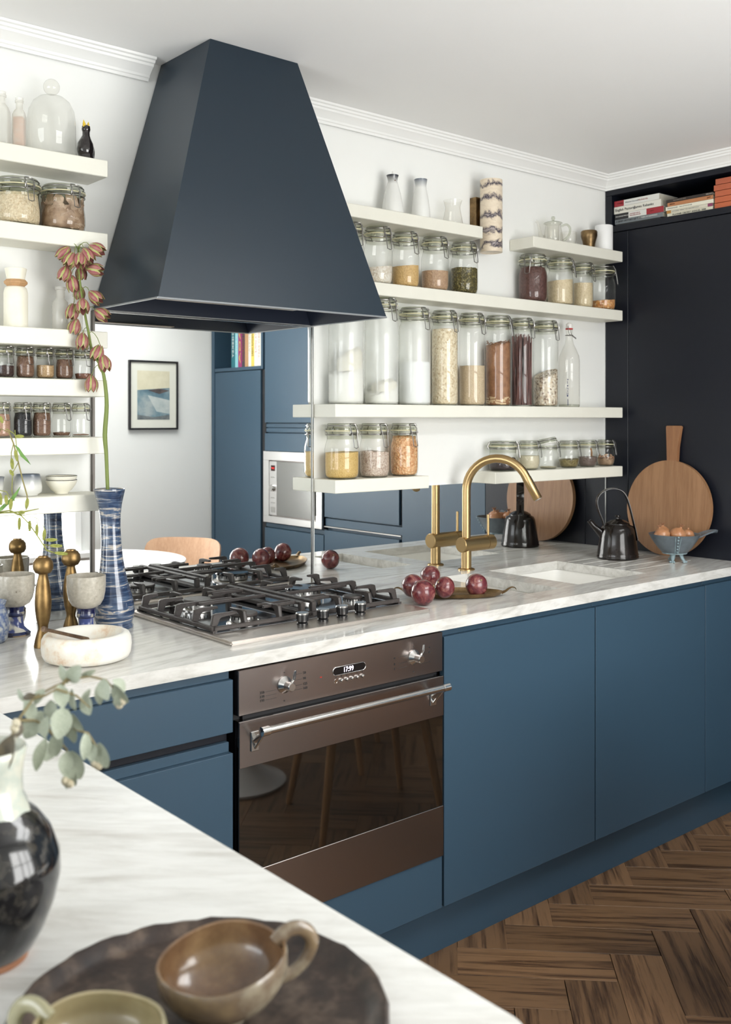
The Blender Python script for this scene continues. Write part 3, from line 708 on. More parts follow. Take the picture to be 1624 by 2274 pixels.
def grate(x0, x1, y0, y1, outer, blist, lb):
    g = thing('pan_grate', lb, 'grate', (1.597, -.31, ZT), group='cast iron pan grates on the hob')
    bm = new(); b = .0055
    for y in (y0, y1): box(bm, x0, x1, y-b, y+b, GB, GB+.011, .002)
    for x in (x0, x1): box(bm, x-b, x+b, y0, y1, GB, GB+.011, .002)
    for x in (x0, x1):
        for y in (y0, y1): box(bm, x-.006, x+.006, y-.006, y+.006, HZ, GB+.002)
    obj('grate_frame', bm, iron, g)
    inner = x1 if outer == x0 else x0; s = 1 if outer == x0 else -1
    def finger(px, py, dx, dy, ln, w=.0052):     # flat cast upright with a horizontal finger
        d = Vector((dx, dy, 0)); n_ = Vector((-dy, dx, 0)); bm = new()
        poly = [(-.004, GB), (.010, GB), (.016, GB+.015), (.020, GT-.012), (.026, GT-.008), (.026+ln, GT-.006), (.026+ln, GT), (.014, GT+.001), (.004, GT-.002)]
        P0 = Vector((px, py, 0))
        A = [bm.verts.new(P0+d*u+n_*w+Vector((0,0,z))) for u, z in poly]; B = [bm.verts.new(P0+d*u-n_*w+Vector((0,0,z))) for u, z in poly]
        bm.faces.new(A); bm.faces.new(B[::-1])
        for k in range(len(poly)): bm.faces.new((A[k], B[k], B[(k+1) % len(poly)], A[(k+1) % len(poly)]))
        bmesh.ops.bevel(bm, geom=bm.edges[:], offset=.0012, segments=1, affect='EDGES')
        obj('grate_finger', bm, iron, g, ang=40)
    n_ = 5
    for k in range(n_):
        y = y0+.012+(y1-y0-.024)*k/(n_-1); finger(outer, y, s, 0, (.045, .045, .105, .045, .02)[k] if k in (0, 1, 3, 4) else .145)
    for x in ((x0+x1)/2-.05*s, (x0+x1)/2+.055*s):
        finger(x, y0, 0, 1, .04); finger(x, y1, 0, -1, .03)
    bm = new(); xb = inner-s*.012; box(bm, xb-.0065, xb+.0065, y0+.01, y1-.01, GT-.009, GT, .002)
    for y in (y0+.012, y1-.012): box(bm, xb-.0065, xb+.0065, y-.007, y+.007, GB, GT-.004, .001)
    obj('long_bar', bm, iron, g)
    for (bx, by) in blist:
        for yy in (by-.012, by+.012):
            bm = new(); box(bm, xb-s*.105, xb, yy-.0045, yy+.0045, GT-.0085, GT-.0005, .0015); obj('cross_bar', bm, iron, g)
    bm = new(); ym = (blist[0][1]+blist[1][1])/2; box(bm, outer+s*.06, xb-s*.0, ym-.0045, ym+.0045, GT-.0085, GT-.0005, .0015); obj('cross_bar', bm, iron, g)
grate(-.296, -.012, -.140, .232, -.296, [(-.18, -.092), (-.168, .150)], 'left cast iron pan grate on the steel hob, beside the blue vase')
grate(.000, .304, -.140, .232, .304, [(.185, -.082), (.166, .118)], 'right cast iron pan grate on the steel hob, beside the fruit tray')
for k, (x, y) in enumerate([(1.524, -.507), (1.593, -.502), (1.660, -.497), (1.726, -.492)]):
    kn = thing('hob_knob', ('leftmost of the four black hob knobs with steel caps', 'second from the left of the four black hob knobs', 'third from the left of the four black hob knobs', 'rightmost of the four black hob knobs with steel caps')[k], 'knob', (x, y, ZT+HZ), group='hob knobs'); 
    bm = new(); lathe(bm, [(0, .0002), (.0145, .0002), (.0145, .004), (.011, .007), (.0155, .009), (.0165, .0265), (0, .0265)], 28); obj('knob_body', bm, black_gloss, kn)
    bm = new(); lathe(bm, [(.0166, .0262), (.0166, .0295), (.0155, .0305), (0, .0305)], 28); obj('knob_cap', bm, steel_br, kn)

# ---------------------------------------------------------------- tap
t = thing('kitchen_tap', 'brushed brass tap with tall swan-neck spout and side lever', 'tap', (2.556, -.080, ZT))
bm = new(); lathe(bm, [(0, .0002), (.029, .0002), (.029, .004), (.026, .006), (.0178, .007), (.0178, .078), (0, .078)], 32); obj('base_column', bm, brass, t)
bm = new(); M = T(-.028, 0, .0885) @ R(PI/2, 'Y'); lathe(bm, [(0, 0), (.0245, 0), (.0265, .0025), (.0265, .122), (.0245, .124), (0, .124)], 36, M); obj('mixer_body', bm, brass, t)
bm = new(); lathe(bm, [(0, .1242), (.0262, .1242), (.0262, .157), (.024, .159), (0, .159)], 36, M); cl = obj('lever_collar', bm, brass, t)
bm = new(); tube(bm, [(.112, 0, .108), (.112, 0, .186)], .0047, 12); obj('lever', bm, brass, cl)
sx_, sy_ = .104, -.205; ln = math.hypot(sx_, sy_); ux, uy = sx_/ln, sy_/ln
path = [(0, 0, .112), (0, 0, .22), (0, 0, .278)]
Rr = .112
for k in range(1, 17):
    an = PI-k*(PI*.865)/16; path.append((ux*(Rr+Rr*math.cos(an)), uy*(Rr+Rr*math.cos(an)), .278+Rr*math.sin(an)))
bm = new(); tube(bm, path, .0148, 24); obj('spout', bm, brass, t, ang=60)
e0, e1 = Vector(path[-2]), Vector(path[-1]); dd = (e1-e0).normalized()
bm = new(); tube(bm, [e1, e1+dd*.078, e1+dd*.080], [.0158, .0158, .0135], 24); hd = obj('spray_head', bm, brass, t, ang=50)
bm = new(); tube(bm, [e1+dd*.080, e1+dd*.083], .011, 16); obj('nozzle', bm, mat('nozzle_grey', (.3,.28,.25), .4), hd)

# ---------------------------------------------------------------- clip-top jars
def jar(x, zt, r, h, lb, cat_group, fill=None, lvl=.05, m=None, rot=0., y=-.058, style='tall', tilt=0., lump=.002, tint=None, openlid=0., cname='contents', double=False):
    t = thing('clip_jar', lb, 'jar', (x, y, zt), rot, cat_group)
    s = 1. if h > .15 else (.8 if h > .1 else .58)
    g = tint or glass
    rn = r*{'tall': .90, 'round': .88, 'squat': .93, 'spice': .90, 'bowl': .86}[style]
    hs = .070*s
    if style == 'squat': body = [(r*.80, 0), (r*.93, .003), (r*.99, h*.14), (r, h*.25), (r*.98, h*.40), (rn*.98, h*.60)]
    elif style == 'bowl': body = [(r*.62, 0), (r*.82, .003), (r*.97, h*.22), (r, h*.38), (r*.96, h*.52), (rn*.97, h*.66)]
    elif style == 'round': body = [(r*.78, 0), (r*.90, .003), (r*.985, h*.10), (r, h*.22), (r, h*.55), (r*.97, h-hs*1.0), (rn*.98, h-hs*.72)]
    else: body = [(r*.84, 0), (r*.95, .003), (r, .012), (r, h-hs*1.15), (r*.98, h-hs*.95), (rn*.97, h-hs*.70)]
    bm = new(); lathe(bm, [(0, .002)]+body, 36); bd = obj('jar_body', bm, g, t, ang=60)
    bm = new(); zn = body[-1][1]
    lathe(bm, [body[-1], (rn*1.0, h-.040*s), (rn*1.05, h-.037*s), (rn*1.0, h-.033*s), (rn*1.0, h-.030*s), (rn*1.06, h-.028*s), (rn*1.06, h-.025*s)], 36); obj('neck', bm, glass_rim, bd, ang=60)
    # thick glass foot
    bm = new(); lathe(bm, [(0, .0006), (body[0][0]*.98, .0006), (body[1][0]*.97, .0035), (0, .004)], 32); obj('glass_foot', bm, glass_rim, bd)
    Ml = Matrix.Identity(4)
    if openlid: Ml = T(0, rn, h-.0225*s) @ R(openlid, 'X') @ T(0, -rn, -(h-.0225*s))
    bm = new(); lathe(bm, [(0, h-.014*s), (rn*.80, h-.014*s), (rn*.84, h-.021*s), (rn*1.06, h-.0215*s), (rn*1.07, h-.016*s), (rn*.99, h-.0135*s), (rn*.97, h-.004*s), (rn*.93, h), (rn*.80, h-.0015*s), (0, h-.0005)], 36, Ml)
    ld = obj('lid', bm, glass_rim, t, ang=50)
    bm = new(); ring(bm, rn*1.065, .0021*max(s, .7), h-.0233*s, 36, 6, Ml); obj('rubber_seal', bm, rubber if not openlid else ceramic_w, ld)
    w = .0016*max(s, .70); a_ = .011*s+.002
    bm = new(); ring(bm, rn*1.05, w, h-.036*s, 32, 6); ring(bm, rn*1.0, w, h-.0075*s, 32, 6, Ml)
    rn2 = rn*1.06
    def clasp(M, lev=1.):
        tube(bm, [(-a_, -rn2, h-.038*s), (-a_*1.25, -rn2-.006*s, h-.030*s), (-a_, -rn2-.003*s, h-.015*s), (-a_, -rn2+.004*s, h-.003*s), (0, -rn2+.006*s, h-.0015*s), (a_, -rn2+.004*s, h-.003*s), (a_, -rn2-.003*s, h-.015*s), (a_*1.25, -rn2-.006*s, h-.030*s), (a_, -rn2, h-.038*s)], w, 5, M)
        tube(bm, [(-a_, -rn2-.004*s, h-.022*s), (-a_*.8, -rn2-.007*s, h-.034*s), (-a_*.7, -rn2-.013*s*lev, h-.075*s), (0, -rn2-.0145*s*lev, h-.078*s), (a_*.7, -rn2-.013*s*lev, h-.075*s), (a_*.8, -rn2-.007*s, h-.034*s), (a_, -rn2-.004*s, h-.022*s)], w, 5, M)
        tube(bm, [(-a_*1.1, -rn2-.004*s, h-.031*s), (a_*1.1, -rn2-.004*s, h-.031*s)], w*1.3, 5, M)
    clasp(Matrix.Identity(4))
    tube(bm, [(-a_, rn2, h-.038*s), (-a_, rn2+.006*s, h-.024*s), (-a_, rn2-.002, h-.007*s)], w, 5); tube(bm, [(a_, rn2, h-.038*s), (a_, rn2+.006*s, h-.024*s), (a_, rn2-.002, h-.007*s)], w, 5)
    tube(bm, [(-a_*1.2, rn2+.006*s, h-.024*s), (a_*1.2, rn2+.006*s, h-.024*s)], w*1.5, 5)
    obj('wire_clasp', bm, wire, t, ang=60)
    if m is not None:
        ri = lambda z: max(.001, interp([(zz, rr) for rr, zz in body], z)-.0022)
        bm = new(); prof = [(0, .0045), (ri(.004)*.9, .0045)]
        zz = .010
        while zz < lvl-.012: prof.append((ri(zz), zz)); zz += max(.006, lvl/10)
        n2 = 28; rings = []
        for r_, z_ in prof[1:]: rings.append([bm.verts.new((r_*math.cos(2*PI*k/n2), r_*math.sin(2*PI*k/n2), z_)) for k in range(n2)])
        bm.faces.new(rings[0][::-1])
        sd = x*17.3
        for fr in (1., .8, .55, .3, .1):
            row = []
            for k in range(n2):
                an = 2*PI*k/n2; rr = ri(lvl)*fr; px_, py_ = rr*math.cos(an), rr*math.sin(an)
                wx = px_*math.cos(rot)-py_*math.sin(rot)
                z_ = lvl+tilt*wx/r*.5+lump*noise.noise(Vector((px_*90+sd, py_*90, 3.)))+(1-fr)*lump*.8
                row.append(bm.verts.new((px_, py_, z_)))
            rings.append(row)
        for p, q_ in zip(rings, rings[1:]):
            for k in range(n2): bm.faces.new((p[k], p[(k+1) % n2], q_[(k+1) % n2], q_[k]))
        bm.faces.new(rings[-1])
        c_ = obj(cname, bm, m, t, ang=70); stuff(c_)
    return t
def interp(tab, z):
    if z <= tab[0][0]: return tab[0][1]
    for (z0, r0), (z1, r1) in zip(tab, tab[1:]):
        if z <= z1: return r0+(r1-r0)*(z-z0)/max(1e-6, z1-z0)
    return tab[-1][1]
g_oat = grain('oats', [(.62,.53,.42), (.75,.69,.60), (.80,.76,.69)], 170)
g_gold = grain('golden_grains', [(.55,.34,.13), (.68,.46,.20), (.62,.40,.16)], 220)
g_tan = grain('tan_grains', [(.42,.26,.16), (.52,.35,.22)], 220)
g_mung = grain('green_beans', [(.03,.028,.006), (.13,.10,.02), (.06,.05,.012), (.30,.25,.09)], 210, 1.)
g_cocoa = grain('dark_brown_lumps', [(.085,.035,.028), (.12,.05,.04), (.07,.028,.022)], 150)
g_beige = grain('beige_grains', [(.60,.48,.30), (.72,.60,.40), (.66,.54,.35)], 220)
g_corn = grain('popping_corn', [(.50,.20,.05), (.68,.35,.12), (.42,.16,.05), (.72,.50,.28)], 150, 1.)
g_flour = mottled('flour', (.80,.79,.73), (.84,.83,.78), 25, .9)
g_clump = mottled('clumped_flour', (.72,.68,.55), (.80,.77,.67), 60, .9, bmp=.4)
g_white = mottled('white_sugar', (.84,.85,.85), (.86,.87,.87), 60, .8)
g_flake = grain('rolled_flakes', [(.55,.42,.26), (.76,.65,.46), (.82,.73,.56), (.66,.54,.36)], 165)
g_fine = grain('fine_beige_grains', [(.56,.43,.28), (.66,.53,.36)], 320)
g_muesli = grain('mixed_muesli', [(.72,.63,.48), (.22,.14,.09), (.80,.73,.60), (.55,.42,.28), (.82,.76,.66)], 150)
g_pasta = mottled('brown_pasta', (.24,.11,.055), (.36,.18,.09), 60, .55)
g_pasta2 = mat('pale_pasta', (.62,.46,.28), .5)
g_spag = mottled('red_brown_spaghetti', (.10,.03,.022), (.16,.05,.035), 60, .45)
g_cous = grain('yellow_couscous', [(.56,.36,.11), (.68,.47,.18), (.60,.41,.14)], 300)
g_quin = grain('pink_grey_grains', [(.50,.38,.30), (.66,.56,.48), (.36,.25,.19)], 250)
g_lent = grain('orange_split_peas', [(.52,.23,.09), (.70,.38,.18), (.78,.52,.30), (.60,.29,.12)], 160, 1.)
g_prune = mottled('black_prunes', (.015,.01,.012), (.04,.025,.03), 60, .4, bmp=.6)
g_crm = grain('cream_powder', [(.62,.56,.40), (.68,.62,.46)], 500)
g_herb = grain('dried_herbs', [(.14,.11,.035), (.26,.21,.09), (.10,.075,.025)], 220)
g_greyp = grain('grey_brown_powder', [(.13,.095,.08), (.19,.14,.12)], 420)
g_chick = grain('chickpea_beads', [(.62,.48,.30), (.76,.65,.46), (.70,.57,.38)], 210, 1.)
g_fig = mottled('dried_mushroom', (.20,.12,.07), (.42,.29,.19), 40, .7, bmp=.4)
g_clove = grain('dark_cloves', [(.03,.012,.01), (.07,.03,.022)], 330, 1.)
g_brown = grain('brown_seeds', [(.14,.07,.04), (.24,.13,.08)], 420)
g_sand = grain('beige_seeds', [(.55,.38,.20), (.40,.24,.11)], 420)
g_red = grain('red_brown_powder', [(.24,.10,.06), (.30,.13,.08)], 500)
g_blk = grain('black_seeds', [(.008,.008,.01), (.02,.02,.024)], 420)
g_pink = grain('pink_brown_powder', [(.44,.25,.17), (.52,.31,.22)], 500)
G3 = 'clip jars on the third shelf from the top, right of the hood'; G4 = 'tall clip jars on the long eye-level shelf'
G5 = 'clip jars on the short shelf left of the tap'; G6 = 'small squat jars behind the tap'
# squat jars, third shelf
jar(2.045, 1.876, .048, .186, 'clip jar half hidden behind the hood edge, first on its shelf', G3, lvl=.05, m=g_gold, style='round')
jar(2.167, 1.876, .0475, .187, 'clip jar with pale oats in the bottom, nearest the hood', G3, lvl=.058, m=g_oat, style='round', tilt=.010)
jar(2.288, 1.876, .0462, .185, 'clip jar nearly half full of golden grains', G3, lvl=.073, m=g_gold, style='round', tilt=.008)
jar(2.425, 1.876, .0475, .185, 'clip jar of tan fine grains between the golden and the green', G3, lvl=.068, m=g_tan, style='round')
jar(2.568, 1.876, .0485, .184, 'clip jar half full of dark green mung beans', G3, lvl=.091, m=g_mung, style='round', lump=.004)
jar(2.936, 1.876, .0545, .180, 'widest clip jar filled with dark brown cocoa lumps', G3, lvl=.130, m=g_cocoa, style='round', lump=.008, rot=-1.2)
jar(3.098, 1.876, .0490, .185, 'clip jar of beige rice beside the dark cocoa jar', G3, lvl=.098, m=g_beige, style='tall', tilt=.012, rot=.5)
jar(3.239, 1.876, .0395, .180, 'narrower clip jar of brown rice, third right of the wall light', G3, lvl=.098, m=g_beige, style='round', rot=.2)
jar(3.366, 1.876, .0505, .179, 'clip jar with a little orange popping corn, beside the dark blue wall', G3, lvl=.040, m=g_corn, style='round', tilt=.006, lump=.004, rot=.5)
# tall jars
j = jar(2.032, 1.487, .0560, .338, 'very tall clip jar of white flour, first on its shelf', G4, lvl=.105, m=g_flour, tint=glass_haze, lump=.012, tilt=.03)
def clump(j, r, z, hgt, sd, x0=0., w=1.):
    bm = new(); n2 = 28; rings = []
    for i in range(9):
        f = i/8; row = []
        for k in range(n2):
            an = 2*PI*k/n2; rr = r*(1-.0*f)*(1+.0*f)
            side = .5+.5*math.cos(an-x0)
            rr = r*(.35+.64*side**.35*(1-max(0, f-.75)*1.6)); zz = z+hgt*f*(.55+.45*side)+.006*noise.noise(Vector((math.cos(an)*3+sd, math.sin(an)*3, f*4)))
            row.append(bm.verts.new((rr*math.cos(an), rr*math.sin(an), zz)))
        rings.append(row)
    for p, q_ in zip(rings, rings[1:]):
        for k in range(n2): bm.faces.new((p[k], p[(k+1) % n2], q_[(k+1) % n2], q_[k]))
    bm.faces.new(rings[0][::-1]); bm.faces.new(rings[-1]); stuff(obj('clumped_flour', bm, g_clump, j, ang=80))
clump(j, .0525, .104, .078, 1., -.6)
j = jar(2.182, 1.487, .0552, .346, 'very tall clip jar of flour with a clump, second on its shelf', G4, lvl=.045, m=g_flour, tint=glass_haze, lump=.014, tilt=.035)
clump(j, .0518, .040, .045, 4., -.2)
jar(2.330, 1.487, .0535, .327, 'tall clip jar half full of bright white sugar', G4, lvl=.144, m=g_white, tint=glass_haze)
jar(2.472, 1.487, .0462, .327, 'tall clip jar nearly full of beige rolled flakes', G4, lvl=.262, m=g_flake, lump=.004)
jar(2.608, 1.487, .0465, .327, 'tall clip jar with fine beige grain to the middle', G4, lvl=.141, m=g_fine)
j = jar(2.744, 1.487, .0455, .328, 'tall clip jar of curly brown pasta', G4, lvl=.225, m=g_pasta, lump=.008, tilt=.02, rot=.5)
bm = new(); rnd = random.Random(3)
for k in range(260):
    an = rnd.uniform(0, 2*PI); z = rnd.uniform(.04, .238); tl = rnd.uniform(-.9, .9); c_, s_ = math.cos(an), math.sin(an); rr = .0425
    pts = []
    for i in range(6):
        f = (i-2.5)*.0034; ph = i*2.0
        pts.append(((rr-.001+.0012*math.cos(ph))*math.cos(an+f*math.cos(tl)/rr), (rr-.001+.0012*math.cos(ph))*math.sin(an+f*math.cos(tl)/rr), z+f*math.sin(tl)+.0014*math.sin(ph)))
    tube(bm, pts, .0013, 4, cap=False)
stuff(obj('pasta_twists', bm, g_pasta, j, ang=70))
bm = new()
for k in range(40):
    an = rnd.uniform(0, 2*PI); z = rnd.uniform(.008, .032); tl = rnd.uniform(-.3, .3); rr = .0415
    tube(bm, [(rr*math.cos(an-.25), rr*math.sin(an-.25), z-tl*.01), (rr*math.cos(an), rr*math.sin(an), z), (rr*math.cos(an+.25), rr*math.sin(an+.25), z+tl*.01)], .0032, 6)
stuff(obj('pasta_tubes', bm, g_pasta2, j, ang=60))
j = jar(2.875, 1.487, .0430, .327, 'tall clip jar packed with long red-brown spaghetti', G4)
bm = new()
for k in range(150):
    an = rnd.uniform(0, 2*PI); r0 = .037*math.sqrt(rnd.random()); an2 = an+rnd.uniform(-.5, .5); lean = -.006 if rnd.random() < .2 else 0
    tube(bm, [(r0*math.cos(an), r0*math.sin(an), .006), (r0*math.cos(an2)*.98+lean, r0*math.sin(an2)*.98, .255+rnd.uniform(-.02, .015))], .0014, 4)
stuff(obj('spaghetti', bm, g_spag, j, ang=60))
jar(3.012, 1.487, .0462, .326, 'tall clip jar of speckled muesli sloping to the right', G4, lvl=.125, m=g_muesli, tilt=.042, lump=.004)
# three jars left of the tap
jar(2.015, 1.252, .0545, .175, 'clip jar of yellow couscous at the mirror edge', G5, lvl=.084, m=g_cous, style='round', tilt=.004, rot=.1)
jar(2.151, 1.252, .0488, .175, 'clip jar of pinkish grey quinoa between yellow and orange jars', G5, lvl=.083, m=g_quin, style='round', tilt=-.006, lump=.004)
jar(2.282, 1.252, .0470, .175, 'clip jar full of orange split peas', G5, lvl=.132, m=g_lent, style='round', lump=.003)
# squat jars behind the tap
jar(2.769, 1.252, .0525, .109, 'widest squat jar with black prunes, leftmost behind the tap', G6, lvl=.042, m=g_prune, style='squat', lump=.012, rot=.9)
jar(2.914, 1.252, .0415, .109, 'squat jar of cream powder beside the prunes', G6, lvl=.052, m=g_crm, style='bowl', rot=.35, lump=.001)
jar(3.025, 1.252, .0400, .108, 'squat jar with its lid propped open, almost empty', G6, lvl=.008, m=g_crm, style='bowl', openlid=math.radians(-12), rot=.4)
jar(3.149, 1.252, .0408, .106, 'squat jar a third full of dried green herbs', G6, lvl=.033, m=g_herb, style='bowl', rot=.4, tilt=.006)
j = jar(3.266, 1.252, .0390, .106, 'squat jar of grey-brown powder with a small wooden scoop', G6, lvl=.040, m=g_greyp, style='bowl', rot=.4)
bm = new(); tube(bm, [(.022, -.01, .038), (-.005, -.018, .058), (-.024, -.020, .073)], [.004, .0035, .003], 8); lathe(bm, [(0, 0), (.008, .002), (.010, .008)], 12, T(.024, -.009, .034)); obj('wooden_scoop', bm, leg_wood, j)
j = jar(3.385, 1.252, .0370, .106, 'squat jar of mixed dried mushroom pieces, beside the dark blue wall', G6, lvl=.030, m=g_fig, style='bowl', rot=.4, lump=.006)
bm = new()
for k in range(34):
    an = rnd.uniform(0, 2*PI); rr = .026*math.sqrt(rnd.random())+.005; blob(bm, rnd.uniform(.004, .0075), 8, T(rr*math.cos(an), rr*math.sin(an), rnd.uniform(.020, .046)) @ R(rnd.random()*3) @ R(rnd.random()*3, 'X'), .5, 150, k, (1, .55, .8))
stuff(obj('mushroom_pieces', bm, mottled('pale_mushroom', (.30,.13,.07), (.62,.46,.30), 60, .6), j))
# left wall jars
jar(.974, 1.920, .0560, .117, 'wide squat clip jar of pale chickpeas, left shelf under the glass dome', 'wide clip jars on the left wall', lvl=.078, m=g_chick, style='squat', rot=.15, y=-.058)
j = jar(1.093, 1.920, .0560, .117, 'wide squat clip jar of brown dried mushrooms, left shelf beside the hood', 'wide clip jars on the left wall', lvl=.060, m=g_fig, style='squat', rot=.15, lump=.012)
bm = new()
for k in range(60):
    an = rnd.uniform(0, 2*PI); z = rnd.uniform(.012, .085); rr = .040
    M = T((rr+.008)*math.cos(an), (rr+.008)*math.sin(an), z) @ R(an) @ R(rnd.uniform(-.35, .35), 'Y') @ R(rnd.uniform(0, 3), 'X')
    s_ = rnd.uniform(.013, .022); v = [bm.verts.new(M @ Vector((.004*math.sin(3*a_), s_*math.cos(a_)*(1 if a_ < 3 else .6), s_*.8*math.sin(a_)))) for a_ in [2*PI*i/7 for i in range(7)]]
    w = [bm.verts.new(q_.co*1.0-(M.to_3x3() @ Vector((.0015, 0, 0)))) for q_ in v]
    bm.faces.new(v); bm.faces.new(w[::-1])
    for i in range(7): bm.faces.new((v[i], w[i], w[(i+1) % 7], v[(i+1) % 7]))
stuff(obj('mushroom_slices', bm, mottled('mushroom_slice', (.30,.20,.13), (.52,.39,.28), 50, .7), j, ang=30))
GS = 'small spice jars on the upper spice shelf'; GR = 'small spice jars on the lower spice shelf'
for k, (x, m_, lv, lb) in enumerate([(.942, g_clove, .031, 'small spice jar of dark cloves, leftmost on the upper spice shelf'), (.993, g_brown, .056, 'small spice jar nearly full of brown seeds, second on the upper spice shelf'), (1.045, g_sand, .035, 'small spice jar of beige seeds, middle of the upper spice shelf'),
        (1.096, g_brown, .052, 'small spice jar of dark brown seeds, fourth on the upper spice shelf'), (1.147, g_red, .017, 'small spice jar with a little red powder, nearest the mirror on the upper spice shelf')]):
    jar(x, 1.541, .0232, .080, lb, GS, lvl=lv, m=m_, style='spice', rot=.15+.1*math.sin(k*3), y=-.060)
for k, (x, m_, lv, lb) in enumerate([(.932, g_pink, .058, 'small spice jar of pinkish powder, leftmost on the lower spice shelf'), (.987, g_blk, .062, 'small spice jar of black seeds on the lower spice shelf'), (1.036, g_brown, .062, 'small spice jar full of brown seeds, middle of the lower spice shelf'),
        (1.088, g_brown, .012, 'small spice jar with a thin layer of brown seeds'), (1.141, g_pink, .0065, 'almost empty spice jar nearest the mirror on the lower spice shelf')]):
    jar(x, 1.394, .0238, .088, lb, GR, lvl=lv, m=m_, style='spice', rot=.2+.1*math.sin(k*5), y=-.060)

# swing-top bottle
t = thing('swing_top_bottle', 'clear glass swing-top bottle at the right end of the tall jars', 'bottle', (3.152, -.058, 1.487), .4)
bm = new(); lathe(bm, [(0, .003), (.036, 0), (.0405, .004), (.0405, .175), (.038, .198), (.028, .222), (.017, .245), (.0135, .265), (.0128, .295), (.0135, .300)], 36); obj('bottle_body', bm, glass_pale, t, ang=60)
bm = new(); lathe(bm, [(0, .001), (.039, .001), (.0400, .010), (0, .012)], 32); obj('glass_foot', bm, glass_rim, t)
bm = new(); lathe(bm, [(0, .306), (.0125, .306), (.0135, .310), (.0125, .322), (.006, .328), (0, .328)], 20); obj('stopper', bm, mat('stopper_white', (.75,.73,.70), .3), t)
bm = new(); ring(bm, .012, .003, .3035, 20); obj('washer', bm, mat('red_washer', (.45,.03,.03), .5), t)
bm = new()
for s_ in (-1, 1): tube(bm, [(s_*.004, 0, .318), (s_*.014, 0, .314), (s_*.016, -.002, .292), (s_*.014, -.006, .280)], .0012, 6)
ring(bm, .0145, .0013, .279, 20); tube(bm, [(-.014, -.006, .281), (-.010, -.024, .268), (.0, -.026, .264), (.010, -.024, .268), (.014, -.006, .281)], .0012, 6)
obj('wire_clasp', bm, wire, t)
bm = new()
def mark(a0, a1, z0, z1, r=.0409):
    n_ = 4; v = [[bm.verts.new((r*math.cos(a0+(a1-a0)*i/n_), r*math.sin(a0+(a1-a0)*i/n_), z)) for z in (z0, z1)] for i in range(n_+1)]
    for i in range(n_): bm.faces.new((v[i][0], v[i+1][0], v[i+1][1], v[i][1]))
for (a0, a1, z0, z1) in ((3.60, 3.72, .040, .046), (3.60, 3.64, .040, .056), (3.70, 3.74, .046, .056), (3.62, 3.72, .060, .063), (3.60, 3.63, .068, .076), (3.68, 3.74, .068, .072), (3.60, 3.72, .080, .084), (3.62, 3.66, .088, .100), (3.62, 3.74, .104, .107), (3.66, 3.72, .006, .030)): mark(a0-.4, a1-.4, z0, z1)
obj('printed_mark', bm, mat('blue_print', (.01,.015,.10), .5), t, smooth=False)

# ---------------------------------------------------------------- things on the shelves
def gradm(name, top, low, z0, z1):
    m = mat(name, low, .25, coat=.4); n, l, b = nt(m)
    s = n.new('ShaderNodeSeparateXYZ'); l.new(coords(m), s.inputs[0])
    mr = n.new('ShaderNodeMapRange'); mr.inputs[1].default_value = z0; mr.inputs[2].default_value = z1; l.new(s.outputs[2], mr.inputs[0])
    l.new(ramp(m, mr.outputs[0], [(0, low), (1, top)]), b.inputs['Base Color']); return m
glz_c = gradm('grey_dipped_glaze', (.025,.028,.038), (.76,.76,.73), .102, .130)
c1 = thing('carafe', 'white ceramic carafe with dark grey rim and pouring pin', 'carafe', (2.232, -.056, 2.112))
bm = new(); lathe(bm, [(0, .0003), (.036, .0003), (.0375, .006), (.034, .035), (.027, .072), (.018, .103), (.0155, .113), (.0175, .124), (.0205, .132), (.0195, .1325), (.0155, .122), (.0, .118)], 36); obj('carafe_body', bm, glz_c, c1, ang=60)
bm = new(); tube(bm, [(0, 0, .118), (0, 0, .145)], .0022, 8); obj('pouring_pin', bm, ceramic_w, c1)
bm = new(); lathe(bm, [(0, 0), (.0019, 0), (.0019, .0015), (0, .0015)], 10, T(-.003, -.0152, .113) @ R(PI/2, 'X')); obj('vent_hole', bm, mat('hole_brown', (.12,.04,.02), .6), c1)
glz_d = gradm('blue_grey_dipped_glaze', (.12,.145,.18), (.77,.77,.74), .108, .138)
bm = new(); lathe(bm, [(0, .0003), (.031, .0003), (.033, .006), (.031, .035), (.0255, .075), (.0195, .105), (.019, .118), (.0222, .138), (.021, .1385), (.0175, .118), (0, .112)], 36)
tag(obj('carafe', bm, glz_d, loc=(2.360, -.056, 2.112), ang=60), 'white ceramic carafe with pale blue-grey rim, right of the other', 'carafe')
bm = new(); lathe(bm, [(0, .002), (.034, .0003), (.036, .004), (.0315, .03), (.0265, .055), (.026, .066), (.0325, .088)], 36)
tag(obj('glass_beaker', bm, glass_pale, loc=(2.511, -.058, 2.112), ang=60), 'clear glass beaker with waist, right end of the top shelf', 'beaker')
# wall light
ala = mottled('veined_alabaster', (.62,.50,.38), (.72,.61,.49), 14, .35); n, l, b = nt(ala)
av = coords(ala); sz = n.new('ShaderNodeSeparateXYZ'); l.new(av, sz.inputs[0])
an_ = noisetex(ala, av, 13, 5, .6, .8); an2 = noisetex(ala, av, 34, 6, .7, 1.0)
m1 = n.new('ShaderNodeMath'); m1.operation = 'MULTIPLY_ADD'; m1.inputs[1].default_value = 19.; l.new(sz.outputs[2], m1.inputs[0]); m0 = n.new('ShaderNodeMath'); m0.operation = 'MULTIPLY'; m0.inputs[1].default_value = 1.9; l.new(an_, m0.inputs[0]); l.new(m0.outputs[0], m1.inputs[2])
m2 = n.new('ShaderNodeMath'); m2.operation = 'PINGPONG'; m2.inputs[1].default_value = .5; l.new(m1.outputs[0], m2.inputs[0])
m3 = n.new('ShaderNodeMath'); m3.operation = 'MULTIPLY_ADD'; m3.inputs[1].default_value = .55; l.new(an2, m3.inputs[0]); l.new(m2.outputs[0], m3.inputs[2])
